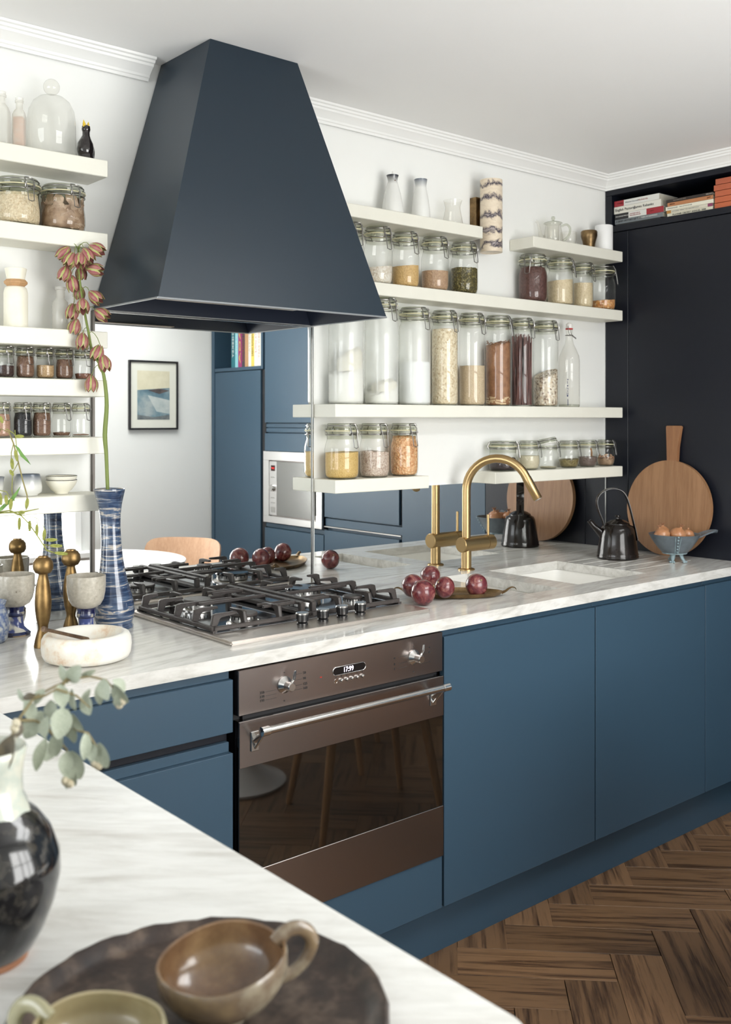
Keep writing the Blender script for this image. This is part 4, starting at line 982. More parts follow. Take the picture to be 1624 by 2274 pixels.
l.new(ramp(ala, m3.outputs[0], [(.25, (.36,.31,.30)), (.29, (.045,.04,.055)), (.335, (.06,.05,.07)), (.365, (.50,.41,.33)), (.405, (.09,.08,.10)), (.43, (.60,.50,.38)), (.60, (.74,.64,.50)), (.80, (.68,.57,.44))]), b.inputs['Base Color'])
t = thing('wall_light', 'veined alabaster cylinder wall light on a brass plate', 'wall light', (2.689, -.075, 2.165))
bm = new(); lathe(bm, [(0, -.127), (.038, -.127), (.040, -.129), (.040, .129), (.038, .1295), (.034, .1295), (.034, -.10), (0, -.10)], 40); obj('alabaster_shade', bm, ala, t, ang=50)
bm = new(); box(bm, -.030, .030, .046, .077, -.066, .074, .001); pl_ = obj('wall_plate', bm, brass_dk, t); 
bm = new(); box(bm, -.012, .012, .033, .047, -.03, .03); obj('bracket', bm, brass_dk, t)
bm = new(); lathe(bm, [(0, 0), (.003, 0), (.003, .002), (0, .002)], 12, T(-.030, .062, .005) @ R(-PI/2, 'Y')); obj('screw', bm, antique, pl_)

# glass teapot, glass, brass cup, white mug
t = thing('glass_teapot', 'small clear glass teapot with curved spout and handle', 'teapot', (3.050, -.062, 2.112), -.75)
bm = new(); lathe(bm, [(0, .001), (.034, .001), (.037, .006), (.036, .03), (.031, .055), (.029, .068), (.031, .074)], 32); obj('teapot_body', bm, glass_pale, t, ang=60)
bm = new(); lathe(bm, [(0, .012), (.022, .012), (.022, .066), (.031, .074)], 28); obj('infuser', bm, glass_pale, t, ang=60)
bm = new(); lathe(bm, [(.036, .074), (.034, .077), (.026, .080), (.010, .084), (.004, .087), (.0075, .093), (.006, .101), (0, .103)], 28); obj('lid', bm, glass_rim, t, ang=60)
bm = new(); stube(bm, [(-.032, 0, .018), (-.046, 0, .026), (-.052, 0, .050), (-.058, 0, .078), (-.066, 0, .086)], [.011, .009, .006, .005, .006], 14, cap=False); obj('spout', bm, glass_pale, t, ang=60)
bm = new(); stube(bm, [(.032, 0, .064), (.050, 0, .071), (.063, 0, .058), (.062, 0, .036), (.048, 0, .016), (.036, 0, .010)], .0042, 10); obj('handle', bm, glass_rim, t, ang=60)
bm = new(); lathe(bm, [(0, .001), (.022, .001), (.026, .004), (.031, .028), (.030, .056)], 28)
tag(obj('glass_cup', bm, glass_pale, loc=(3.155, -.052, 2.112), ang=60), 'small clear glass cup between the teapot and brass cup', 'cup')
bm = new(); lathe(bm, [(0, .0003), (.020, .0003), (.021, .003), (.026, .030), (.031, .046), (.0325, .052), (.0325, .068), (.030, .073), (.028, .072), (.028, .056), (0, .05)], 32)
tag(obj('brass_cup', bm, brass_dk, loc=(3.272, -.062, 2.112), ang=40), 'dark brass footed cup beside the white mug', 'cup')
bm = new(); lathe(bm, [(0, .0003), (.034, .0003), (.0355, .003), (.0355, .105), (.0345, .1065), (.032, .105), (.032, .01), (0, .01)], 36)
mg = thing('white_mug', 'plain white straight-sided mug at the end of the teapot shelf', 'mug', (3.373, -.058, 2.112)); obj('mug_body', bm, mat('matte_white', (.83,.83,.82), .5), mg, ang=50)
bm = new(); stube(bm, [(.034, .0, .085), (.052, .0, .078), (.055, .0, .052), (.048, .0, .03), (.034, .0, .024)], .0045, 10, R(.75)); obj('mug_handle', bm, mat('matte_white', ()), mg)

# left wall, top shelf
def sq_bottle(name, lb, x, zt, w, h, nk, m, stain=False, y=-.06):
    bm = new(); c_ = w*.28
    def sec(a_, z, r=None):
        o = []
        for (sx, sy, st) in ((1,1,0), (-1,1,PI/2), (-1,-1,PI), (1,-1,1.5*PI)):
            for k in range(4):
                an = st+k*PI/6; rr = c_ if r is None else r; o.append(bm.verts.new((sx*(a_-rr)+rr*math.cos(an), sy*(a_-rr)+rr*math.sin(an), z)))
        return o
    rs = [sec(w*.8, .001), sec(w, .005), sec(w, h*.66), sec(w*.85, h*.73, w*.5), sec(nk, h*.79, nk*.99), sec(nk*.95, h*.90, nk*.94), sec(nk*1.25, h*.91, nk*1.24), sec(nk*1.25, h*.945, nk*1.24), sec(nk*1.0, h*.95, nk*.99), sec(nk*1.15, h*.97, nk*1.14), sec(nk*1.15, h, nk*1.14)]
    bm.faces.new(rs[0][::-1])
    for p, q_ in zip(rs, rs[1:]):
        for k in range(16): bm.faces.new((p[k], p[(k+1) % 16], q_[(k+1) % 16], q_[k]))
    o = obj(name, bm, m, loc=(x, y, zt), ang=40, rot=(0, 0, -.6)); tag(o, lb, 'bottle'); return o
sq_bottle('glass_bottle', 'old clear glass bottle at the far left of the top shelf', .932, 2.109, .0195, .138, .0105, glass_frost)
o = sq_bottle('glass_bottle', 'narrow old glass bottle with rusty stains beside the glass dome', .978, 2.109, .0150, .132, .0085, glass_frost)
stain = mottled('rust_stain', (.72,.64,.55), (.60,.30,.14), 55, .7, c3=(.80,.76,.70))
bm = new(); box(bm, -.0125, .0125, -.0125, .0125, .003, .084, .003); obj('stained_deposit', bm, stain, o)
t = thing('glass_cloche', 'large clear glass bell dome with round knob', 'cloche', (1.060, -.0635, 2.109))
bm = new(); lathe(bm, [(.0585, .0005), (.0605, .002), (.0595, .09), (.056, .115), (.045, .137), (.030, .149), (.012, .155), (0, .156)], 44); obj('dome', bm, glassm('cloche_glass', (.965,.965,.95), (.80,.79,.75), haze=.13, start=.74), t, ang=70)
bm = new(); blob(bm, .0205, 24, T(0, 0, .1755)); obj('knob', bm, glass_pale, t, ang=80)
t = thing('ceramic_bird', 'black glazed ceramic bird with open yellow beak', 'ornament', (1.155, -.060, 2.109), .5)
bm = new()
prof = [(.0185, .0, 0), (.020, .004, 0), (.0175, .012, 0), (.0165, .022, -.001), (.0185, .034, -.002), (.0175, .048, -.003), (.0125, .060, -.002), (.0085, .070, 0), (.0080, .078, 0), (.0092, .086, 0), (.0092, .094, 0)]
rings = [[bm.verts.new((ox+1.17*r_*math.cos(2*PI*k/24), 1.15*r_*math.sin(2*PI*k/24), z)) for k in range(24)] for r_, z, ox in prof]
for p, q_ in zip(rings, rings[1:]):
    for k in range(24): bm.faces.new((p[k], p[(k+1) % 24], q_[(k+1) % 24], q_[k]))
bm.faces.new(rings[0][::-1]); bm.faces.new(rings[-1]); blob(bm, .0225, 24, T(-.003, 0, .033), sc=(1,.95,1.15)); blob(bm, .0118, 20, T(0, 0, .087), sc=(1,.95,1.0)); obj('bird_body', bm, bird_glaze, t, ang=70)
bm = new(); stube(bm, [(.006, 0, .052), (.017, 0, .036), (.021, 0, .014), (.024, 0, .001)], [.010, .011, .008, .005], 12, ry=1.3); obj('tail', bm, bird_glaze, t, ang=70)
bm = new()
for s_ in (-1, 1): tube(bm, [(s_*.0060, 0, .092), (s_*.0085, 0, .100), (s_*.0105, 0, .109)], [.0052, .0038, .0006], 10)
obj('beak', bm, beakm, t, ang=70)
# tall cream bottle with wooden collar, two old bottles
t = thing('stoneware_bottle', 'tall cream stoneware bottle with a wooden collar', 'bottle', (.969, -.060, 1.666))
bm = new(); lathe(bm, [(0, .0003), (.0285, .0003), (.029, .003), (.029, .088), (.026, .100), (.021, .104), (0, .104)], 36); obj('bottle_body', bm, cream, t, ang=50)
bm = new(); lathe(bm, [(0, .1042), (.021, .1042), (.030, .112), (.0305, .114), (.024, .121), (0, .121)], 8); obj('wooden_collar', bm, corkm, t, smooth=False)
bm = new(); lathe(bm, [(0, .1212), (.0215, .1212), (.0265, .148), (.0255, .149), (.024, .148), (.021, .128), (0, .126)], 36); obj('cup_top', bm, cream, t, ang=50)
def rd_bottle(lb, x, zt, r, h, nk, y):
    bm = new(); lathe(bm, [(0, .002), (r*.9, .0003), (r, .004), (r, h*.55), (r*.9, h*.66), (nk, h*.74), (nk, h*.93), (nk*1.25, h*.94), (nk*1.25, h)], 28)
    tag(obj('glass_bottle', bm, glass_frost, loc=(x, y, zt), ang=50), lb, 'bottle')
rd_bottle('old clear glass bottle behind the tall flower stem', 1.085, 1.666, .0205, .112, .0105, -.060)
rd_bottle('small glass bottle half hidden by the hood corner', 1.135, 1.666, .016, .100, .008, -.045)
# bowls on the lowest left shelf
glz_e = gradm('blue_rimmed_glaze', (.10,.12,.15), (.72,.72,.68), .026, .052)
bm = new(); lathe(bm, [(0, .001), (.020, .001), (.030, .012), (.0325, .045), (.034, .051), (.032, .050), (.028, .014), (0, .010)], 36)
tag(obj('bowl', bm, glz_e, loc=(.905, -.060, 1.248), ang=50), 'white beaker bowl with dark blue rim, far left of its shelf', 'bowl')
bm = new(); lathe(bm, [(0, .001), (.024, .001), (.025, .004), (.0335, .010), (.0345, .022), (.0315, .045), (.0285, .0545), (.027, .053), (.030, .022), (0, .012)], 36)
tag(obj('bowl', bm, glz_e, loc=(1.000, -.060, 1.248), ang=50), 'rounded white bowl with grey-blue rim beside the stacked bowls', 'bowl')
for k, lb in enumerate(('lower of the two stacked shallow white bowls', 'upper of the two stacked shallow white bowls with dark rim')):
    bm = new(); lathe(bm, [(0, .001), (.0165, .001), (.017, .005), (.026, .012), (.036, .026), (.0395, .0365), (.0382, .0362), (.033, .026), (.022, .014), (0, .011)], 40)
    o = thing('shallow_bowl', lb, 'bowl', (1.088, -.060, 1.248+.0105*k), group='stacked white bowls')
    obj('bowl_body', bm, cream, o, ang=50); bm = new(); ring(bm, .0388, .0009, .0366, 40); obj('dark_rim', bm, bird_glaze, o)

# ---------------------------------------------------------------- blue striped vase with the flower stem
vm = mat('striped_blue_glaze', (.08,.13,.25), .16, coat=.6); n, l, b = nt(vm)
tc = n.new('ShaderNodeTexCoord'); mp = n.new('ShaderNodeMapping'); l.new(tc.outputs['Object'], mp.inputs[0]); mp.inputs['Scale'].default_value = (5., 5., 62.); mp.inputs['Rotation'].default_value = (.05, .07, 0)
f = noisetex(vm, mp.outputs[0], 1.7, 7, .60, .7)
l.new(ramp(vm, f, [(.32, (.010,.018,.048)), (.45, (.028,.050,.105)), (.545, (.085,.13,.21)), (.572, (.42,.38,.33)), (.60, (.50,.45,.39)), (.63, (.10,.15,.235)), (.85, (.026,.046,.095))]), b.inputs['Base Color'])
VX, VY = 1.172, -.187
vs = thing('tall_vase', 'tall waisted vase with swirled blue and cream stripes', 'vase', (VX, VY, ZT))
bm = new(); lathe(bm, [(0, .0003), (.047, .0003), (.0478, .005), (.045, .014), (.0485, .024), (.0515, .042), (.0505, .062), (.046, .084), (.0385, .110), (.0325, .140), (.0275, .175), (.0248, .215), (.0243, .255), (.0258, .285), (.0295, .310), (.0345, .330), (.0385, .345), (.0383, .350), (.0355, .349), (.0300, .325), (.022, .28), (.020, .2), (0, .19)], 48)
for v in bm.verts: v.co.x -= .762*.037*v.co.z; v.co.y += .6476*.037*v.co.z
obj('vase_body', bm, vm, vs, ang=60)

def petal_mat(name, c_in, c_edge, c_mid):
    m = mat(name, c_in, .45); n, l, b = nt(m)
    uv = n.new('ShaderNodeUVMap'); uv.uv_map = 'UVMap'; s = n.new('ShaderNodeSeparateXYZ'); l.new(uv.outputs[0], s.inputs[0])
    nz = noisetex(m, uv.outputs[0], 5, 4); ad = n.new('ShaderNodeMath'); ad.operation = 'MULTIPLY_ADD'; ad.inputs[1].default_value = .30
    l.new(nz, ad.inputs[0]); l.new(s.outputs[0], ad.inputs[2])
    l.new(ramp(m, ad.outputs[0], [(.22, c_edge), (.34, c_in), (.54, c_mid), (.62, c_mid), (.72, c_in), (.86, c_in), (.96, c_edge)]), b.inputs['Base Color'])
    b.inputs['Subsurface Weight'].default_value = 0; return m
petal = petal_mat('bell_petal', (.30,.075,.095), (.40,.41,.14), (.36,.17,.13))
leafy = mat('stem_green', (.17,.22,.045), .5)
def bell_mesh():
    bm = new(); uvl = bm.loops.layers.uv.new('UVMap'); NU, NV = 4, 7
    for p in range(6):
        a0 = 2*PI*p/6; lay = .0 if p % 2 else .0010
        g = []
        for j in range(NV+1):
            v = j/NV; rr = .0030+.0125*math.sin(PI*min(1, v*1.06+.04)*.72)**.9-.0015*v**3+lay
            wdt = .62*math.sin(PI*(.10+.80*v))**.7 if v < 1 else .05
            g.append([bm.verts.new(((rr-.0012*(abs(i/NU*2-1))**2)*math.cos(a0+wdt*(i/NU*2-1)), (rr-.0012*(abs(i/NU*2-1))**2)*math.sin(a0+wdt*(i/NU*2-1)), -.037*v)) for i in range(NU+1)])
        for j in range(NV):
            for i in range(NU):
                f_ = bm.faces.new((g[j][i], g[j][i+1], g[j+1][i+1], g[j+1][i]))
                for lp, (ii, jj) in zip(f_.loops, ((i, j), (i+1, j), (i+1, j+1), (i, j+1))): lp[uvl].uv = (ii/NU, jj/NV+p)
    me = bpy.data.meshes.new('bell_flower'); bm.to_mesh(me); bm.free(); me.polygons.foreach_set('use_smooth', [True]*len(me.polygons)); me.materials.append(petal)
    return me
bme = bell_mesh()
fl = thing('fritillaria_stem', 'tall green stem hung with dusky pink and yellow bell flowers, standing in the striped vase', 'flower', (VX, VY, ZT))
O = Vector((VX, VY, ZT))
D = 2.565
stem = [(1.1646, -0.1818, 1.0891), (1.1608, -0.1720, 1.2648), (1.1605, -0.1652, 1.3499), (1.1579, -0.1629, 1.4012), (1.1613, -0.1659, 1.4753), (1.1579, -0.1629, 1.5323), (1.1509, -0.1570, 1.5722), (1.1335, -0.1423, 1.6121), (1.1266, -0.1364, 1.6577), (1.1197, -0.1305, 1.7033), (1.1127, -0.1246, 1.7603), (1.1075, -0.1201, 1.8173), (1.1058, -0.1186, 1.8675)]
bm = new(); stube(bm, [Vector(p)-O for p in stem], [.0045, .0045, .0048, .0058, .0052, .0045, .0042, .0036, .0032, .0030, .0028, .0022, .0016], 10); obj('stem', bm, leafy, fl, ang=80)
SC_ = Vector((0.6476, 0.762, 0)); RT = Vector((.762, -.6476, 0))
bells = [((1.0871, -0.1094, 1.8746), -40, 5), ((1.0924, -0.1270, 1.8582), -20, 20), ((1.1036, -0.1365, 1.8582), 5, 25), ((1.1149, -0.1330, 1.8712), 30, 10), ((1.1283, -0.1378, 1.8800), 62, 5), ((1.1301, -0.1131, 1.8547), 10, -20),
    ((1.0845, -0.1072, 1.8280), -22, 5), ((1.0948, -0.1028, 1.8044), 8, -15), ((1.1209, -0.0987, 1.8325), 3, -10), ((1.1240, -0.1341, 1.8219), 78, 8), ((1.1192, -0.0972, 1.7819), -2, -12), ((1.1261, -0.1425, 1.7620), 48, 10),
    ((1.0979, -0.1120, 1.7330), -8, 5), ((1.1057, -0.1449, 1.7420), 12, 28), ((1.1352, -0.1568, 1.7159), 55, 12), ((1.1031, -0.1164, 1.6942), -12, 5), ((1.1110, -0.1362, 1.6569), 0, 15), ((1.1469, -0.1602, 1.6266), -18, 15), ((1.1499, -0.1693, 1.6012), 14, 12), ((1.1318, -0.1408, 1.5506), 0, 5)]
for k, (p, rollr, tow) in enumerate(bells):
    p = Vector(p)-O
    # hang direction in the picture plane plus a tilt towards the viewer side
    d = (Vector((0,0,-1))*math.cos(math.radians(rollr))+RT*math.sin(math.radians(rollr)))
    d = (d*math.cos(math.radians(tow))-SC_*math.sin(math.radians(tow))).normalized()
    M = Vector((0,0,-1)).rotation_difference(d).to_matrix().to_4x4() @ R(k*1.3)
    o = obj('bell_flower', bme, None, fl); sc_ = 1.13 if k not in (5, 8, 10) else 1.0
    o.matrix_basis = Matrix.Translation(p) @ M @ Matrix.Scale(sc_, 4)
    # short arching stalk back to the stem
    i_ = min(range(2, len(stem)), key=lambda q_: abs(stem[q_][2]-(p.z+O.z)-.012)); s0 = Vector(stem[i_])-O
    bm = new(); mid = (p+s0)/2+Vector((0,0,.014)); pts = [s0, (s0+mid)/2+Vector((0,0,.005)), mid, (p+mid)/2+Vector((0,0,.004)), p]
    tube(bm, pts, .0009, 5); obj('flower_stalk', bm, leafy, fl, ang=80)

# ---------------------------------------------------------------- candlesticks, goblets, pot, bowl
def candlestick(lb, x, y, rot, h=.208):
    t = thing('candlestick', lb, 'candlestick', (x, y, ZT), rot, 'worn brass candlesticks'); s = h/.208
    bm = new(); lathe(bm, [(0, .0003), (.0205, .0003), (.0207, .003), (.0185, .016), (.0155, .028), (.0108, .042), (.0115, .050), (.0155, .066), (.0183, .088), (.0188, .105), (.0172, .128), (.0135, .150), (.0098, .166), (.0108, .169), (.0175, .1715), (.0222, .180), (.0230, .188), (.0215, .197), (.0165, .2045), (.0115, .207), (.0112, .2095), (.0095, .2095), (.0088, .195), (0, .192)], 40, Matrix.Diagonal((1,1,s,1)))
    obj('candlestick_body', bm, antique, t, ang=50); return t
candlestick('worn brass candlestick with ball top, standing beside the white stone bowl', .946, -.283, 0)
candlestick('worn brass candlestick with ball top, between the vase and the small goblet', 1.062, -.175, 1., .203)
stone_g = mat('speckled_grey_glaze', (.46,.42,.35), .28, coat=.4); n, l, b = nt(stone_g)
l.new(ramp(stone_g, noisetex(stone_g, coords(stone_g), 130, 3, .5), [(.24, (.12,.08,.05)), (.31, (.40,.365,.30)), (.55, (.46,.425,.355)), (.70, (.52,.485,.41))]), b.inputs['Base Color'])
foot_m = mat('blue_brushed_stem', (.5,.5,.5), .25, coat=.4); n, l, b = nt(foot_m)
s = n.new('ShaderNodeSeparateXYZ'); l.new(coords(foot_m), s.inputs[0])
w1 = noisetex(foot_m, coords(foot_m, (1, 1, .6)), 34, 2, .4, .5); c1_ = ramp(foot_m, w1, [(.48, (.045,.065,.20)), (.54, (.62,.60,.53))], 'LINEAR')
mr = n.new('ShaderNodeMapRange'); mr.inputs[1].default_value = 0; mr.inputs[2].default_value = .07; l.new(s.outputs[2], mr.inputs[0])
c2_ = ramp(foot_m, mr.outputs[0], [(0, (.50,.38,.25)), (.05, (.04,.06,.19)), (.14, (1,1,1)), (.66, (.04,.06,.2)), (.70, (.58,.56,.50)), (.82, (.05,.07,.22))], 'CONSTANT')
mx = n.new('ShaderNodeMix'); mx.data_type = 'RGBA'; mx.blend_type = 'MULTIPLY'; mx.inputs[0].default_value = 1; l.new(c1_, mx.inputs[6]); l.new(c2_, mx.inputs[7]); l.new(mx.outputs[2], b.inputs['Base Color'])
def goblet(lb, x, y, rot=0):
    t = thing('goblet', lb, 'goblet', (x, y, ZT), rot, 'stoneware goblets')
    bm = new(); lathe(bm, [(.022, .070), (.034, .077), (.0415, .090), (.0450, .108), (.0462, .128), (.0460, .1475), (.0442, .148), (.0432, .128), (.040, .098), (.025, .082), (0, .078)], 44); obj('cup', bm, stone_g, t, ang=60)
    bm = new(); lathe(bm, [(0, .0003), (.036, .0003), (.037, .005), (.030, .011), (.0215, .020), (.0185, .034), (.0190, .046), (.0225, .049), (.0225, .056), (.0205, .060), (.0225, .070), (0, .072)], 40); obj('stem', bm, foot_m, t, ang=50)
goblet('grey stoneware goblet with blue brushed stem, beside the striped vase', 1.0716, -.2405)
goblet('grey stoneware goblet with blue brushed stem, at the left edge by the candlestick', .948, -.110, 2.)
pot_m = mottled('blue_white_pattern', (.60,.62,.60), (.10,.16,.34), 45, .3, coat=.4, c3=(.62,.64,.62), det=2)
bm = new(); lathe(bm, [(0, .0003), (.030, .0003), (.036, .010), (.040, .035), (.037, .065), (.030, .085), (.034, .097), (.031, .097), (.027, .085), (0, .02)], 36)
tag(obj('patterned_pot', bm, pot_m, loc=(.873, -.158, ZT), ang=60), 'small blue and white patterned pot holding grass sprigs, far left', 'pot')
# grey stoneware beaker whose reflection shows behind the goblets
bm = new(); lathe(bm, [(0, .0003), (.036, .0003), (.040, .006), (.041, .115), (.039, .116), (.038, .01), (0, .008)], 36)
tag(obj('beaker', bm, mottled('olive_grey_glaze', (.17,.16,.11), (.24,.22,.16), 20, .35), loc=(.800, -.215, ZT), ang=50), 'grey-green beaker seen reflected at the left edge behind the goblets', 'beaker')
# white stone bowl with a metal stick
sm_ = mottled('white_alabaster', (.84,.80,.72), (.80,.62,.44), 11, .35, c3=(.86,.84,.78), det=4); n, l, b = nt(sm_)
f = noisetex(sm_, coords(sm_), 9, 6, .7); l.new(ramp(sm_, f, [(.30, (.60,.38,.22)), (.42, (.76,.69,.58)), (.52, (.79,.77,.71))]), b.inputs['Base Color']); b.inputs['Subsurface Weight'].default_value = .25; b.inputs['Subsurface Radius'].default_value = (.02,.014,.01); bump(sm_, f, .15, .002)
bm = new(); lathe(bm, [(0, .0004), (.078, .0004), (.090, .005), (.0945, .014), (.0965, .030), (.0955, .046), (.091, .055), (.084, .0585), (.076, .0585), (.068, .050), (.055, .034), (.03, .024), (0, .022)], 56)
sb = obj('stone_bowl', bm, sm_, loc=(.972, -.457, ZT), ang=70); tag(sb, 'thick white alabaster stone bowl on the worktop front left', 'bowl')
p0 = Vector((0.8715, -0.4642, 0.9947)); p1 = Vector((0.9903, -0.4208, 0.9498))
bm = new(); d_ = (p1-p0); tube(bm, [(0,0,0), d_*.5, d_], [.0055, .0055, .0065], 10, rx=1., ry=.7); tube(bm, [-d_.normalized()*.002, d_.normalized()*.004], .006, 10)
tag(obj('metal_stick', bm, mottled('worn_bronze', (.10,.06,.04), (.22,.15,.10), 60, .4, .7), loc=p0, ang=50), 'dark bronze stick resting on the rim of the white stone bowl', 'utensil')

# grass sprigs arching from the small patterned pot
gr = thing('grass_sprigs', 'thin arching quaking-grass sprigs with flat green seed heads', 'plant', (.873, -.158, ZT)); O = Vector((.873, -.158, ZT))
grass_m = mottled('seed_head', (.22,.24,.045), (.34,.35,.08), 120, .6, bmp=.3); lfm = mottled('blade_green', (.11,.25,.04), (.18,.34,.07), 30, .5); twig = mat('twig', (.26,.22,.07), .6)
root = Vector((.873, -.158, ZT+.090))
stems = [[(0.8482, -0.2082, 1.1097), (0.8323, -0.2603, 1.3599), (0.8471, -0.2860, 1.4188), (0.8572, -0.3076, 1.4109), (0.8648, -0.3142, 1.3858), (0.8725, -0.3207, 1.3466), (0.8801, -0.3272, 1.3054), (0.8878, -0.3337, 1.2702), (0.8885, -0.3343, 1.2522), (0.8862, -0.3324, 1.2381)],
    [(0.8474, -0.2075, 1.0993), (0.8339, -0.2616, 1.2181), (0.8418, -0.2946, 1.2331), (0.8549, -0.3188, 1.2370), (0.8708, -0.3455, 1.2260), (0.8775, -0.3643, 1.2130), (0.8871, -0.3856, 1.1894), (0.8984, -0.3952, 1.1667), (0.9051, -0.4009, 1.1529), (0.9209, -0.4143, 1.1460)],
    [(0.8474, -0.2075, 1.1045), (0.8354, -0.2629, 1.2262), (0.8457, -0.2979, 1.2311), (0.8610, -0.3240, 1.2330), (0.8769, -0.3507, 1.2359), (0.8956, -0.3797, 1.2428)],
    [(0.8549, -0.3188, 1.2350), (0.8723, -0.3468, 1.2279), (0.8911, -0.3759, 1.2229), (0.9017, -0.3848, 1.2111), (0.9054, -0.3880, 1.1972)],
    [(0.8377, -0.2649, 1.2789), (0.8418, -0.2946, 1.2813), (0.8488, -0.3137, 1.2790), (0.8549, -0.3188, 1.2650)],
    [(0.8648, -0.3142, 1.3858), (0.8610, -0.3109, 1.3657), (0.8610, -0.3109, 1.3466)], [(0.8725, -0.3207, 1.3426), (0.8633, -0.3129, 1.3205), (0.8617, -0.3116, 1.2803), (0.8663, -0.3155, 1.2582)],
    [(0.8671, -0.3161, 1.4159), (0.8686, -0.3174, 1.3958), (0.8709, -0.3194, 1.3657)], [(0.8526, -0.3037, 1.4189), (0.8648, -0.3142, 1.4089), (0.8694, -0.3181, 1.4028)], [(0.8911, -0.3759, 1.2200), (0.8941, -0.3784, 1.2081)], [(0.8946, -0.3920, 1.1785), (0.9051, -0.4009, 1.1756)], [(0.8999, -0.3964, 1.1657), (0.9134, -0.4079, 1.1627)]]
for k, st in enumerate(stems):
    bm = new(); st = [Vector(p)-O for p in st]
    if k < 3: st = [root-O]+st
    tube(bm, st, [.0016]*(len(st)-1)+[.0009] if k < 3 else .0010, 5); obj('grass_stem', bm, twig if k < 1 else grass_m, gr, ang=80)
def spike(c, ang, ln=.020):
    bm = new(); c = Vector(c)-O; d = (Vector((0,0,-1))*math.cos(math.radians(ang))+RT*math.sin(math.radians(ang))); sd = d.cross(SC_).normalized()
    for i in range(7):
        for s_ in (-1, 1):
            f_ = i/6; p = c+d*(ln*(f_-.5)); w_ = .0042*math.sin(PI*(.12+.8*f_))+.0008
            M = Matrix.Translation(p+sd*s_*w_*.5) @ d.to_track_quat('Z', 'Y').to_matrix().to_4x4()
            blob(bm, 1, 6, M @ Matrix.Diagonal((.0018, .0018, .0034, 1)))
            
    tube(bm, [c-d*ln*.5, c+d*ln*.45], .0012, 5); obj('seed_head', bm, grass_m, gr, ang=80)
for c, an, ln in [((0.8670, -0.3423, 1.2090), -2, .021), ((0.8805, -0.3669, 1.2051), 0, .018), ((0.8886, -0.3869, 1.1973), 0, .019), ((0.9006, -0.3971, 1.1864), -5, .018), ((0.9086, -0.4169, 1.1768), 92, .019), ((0.9168, -0.4239, 1.1640), 88, .020), ((0.9250, -0.4309, 1.1473), 85, .022),
    ((0.8450, -0.3236, 1.2618), 5, .015), ((0.8526, -0.3300, 1.2518), -5, .018), ((0.8352, -0.3152, 1.2638), 5, .020), ((0.8587, -0.3221, 1.3410), 5, .018), ((0.8656, -0.3279, 1.3590), 12, .018), ((0.8579, -0.3214, 1.3210), 30, .009), ((0.8709, -0.3324, 1.4020), 90, .014), ((0.8708, -0.3455, 1.2339), 90, .008), ((0.8838, -0.3434, 1.2530), -8, .016), ((0.8441, -0.2966, 1.4390), 20, .010)]:
    spike(c, an, ln)
def blade(pts, w):
    bm = new(); pts = [Vector(p)-O for p in pts]; n_ = len(pts); A = []; B = []; Cc = []
    for i, p in enumerate(pts):
        d = (pts[min(i+1, n_-1)]-pts[max(i-1, 0)]).normalized(); s_ = d.cross(SC_).normalized()*w*max(.02, math.sin(PI*i/(n_-1)))
        A.append(bm.verts.new(p+s_)); B.append(bm.verts.new(p+SC_*.0012)); Cc.append(bm.verts.new(p-s_))
    for i in range(n_-1): bm.faces.new((A[i], A[i+1], B[i+1], B[i])); bm.faces.new((B[i], B[i+1], Cc[i+1], Cc[i]))
    obj('grass_blade', bm, lfm, gr, ang=80)
blade([(0.8617, -0.3247, 1.3840), (0.8686, -0.3305, 1.3750), (0.8755, -0.3363, 1.3600), (0.8823, -0.3422, 1.3510), (0.8899, -0.3486, 1.3390)], .0040)
blade([(0.8404, -0.3065, 1.2360), (0.8488, -0.3137, 1.2510), (0.8579, -0.3214, 1.2610), (0.8656, -0.3279, 1.2750), (0.8732, -0.3344, 1.2920)], .0045)
blade([(0.8275, -0.2955, 1.2210), (0.8351, -0.3020, 1.2360), (0.8412, -0.3072, 1.2430), (0.8465, -0.3117, 1.2540)], .0040)

# ---------------------------------------------------------------- fruit on a brass tray
tr = thing('brass_tray', 'shallow tarnished brass leaf-shaped tray with a curled handle, beside the hob', 'tray', (2.150, -.425, ZT), math.radians(-40))
def leaf_ring(f, z): return [(.142*f*math.cos(a_)*(1), .066*f*math.sin(a_)*(1-.12*math.cos(a_)), z) for a_ in [2*PI*k/40 for k in range(40)]]
bm = new(); lv = [leaf_ring(.55, .0008), leaf_ring(.86, .0012), leaf_ring(.94, .005), leaf_ring(1.0, .013), leaf_ring(1.03, .0145), leaf_ring(1.0, .0155), leaf_ring(.93, .0075), leaf_ring(.85, .0035), leaf_ring(.55, .003)]
vv = [[bm.verts.new(p) for p in r_] for r_ in lv]; bm.faces.new(vv[0][::-1]); bm.faces.new(vv[-1])
for p, q_ in zip(vv, vv[1:]):
    for k in range(40): bm.faces.new((p[k], p[(k+1) % 40], q_[(k+1) % 40], q_[k]))
obj('tray_dish', bm, brass_dk, tr, ang=50)
for s_ in (-1, 1):
    bm = new(); stube(bm, [(s_*.138, 0, .010), (s_*.150, 0, .015), (s_*.160, .002*s_, .022), (s_*.170, .004*s_, .026), (s_*.179, .004*s_, .024), (s_*.183, .004*s_, .018)], [.010, .008, .006, .005, .003, .0015], 10, ry=.45); obj('curled_handle', bm, brass_dk, tr, ang=60)
fr_m = mat('plum_skin', (.2,.02,.03), .24, coat=.35); n, l, b = nt(fr_m)
oi = n.new('ShaderNodeObjectInfo'); tc = n.new('ShaderNodeTexCoord'); ad = n.new('ShaderNodeVectorMath'); ad.operation = 'ADD'; l.new(tc.outputs['Object'], ad.inputs[0]); l.new(oi.outputs['Random'], ad.inputs[1])
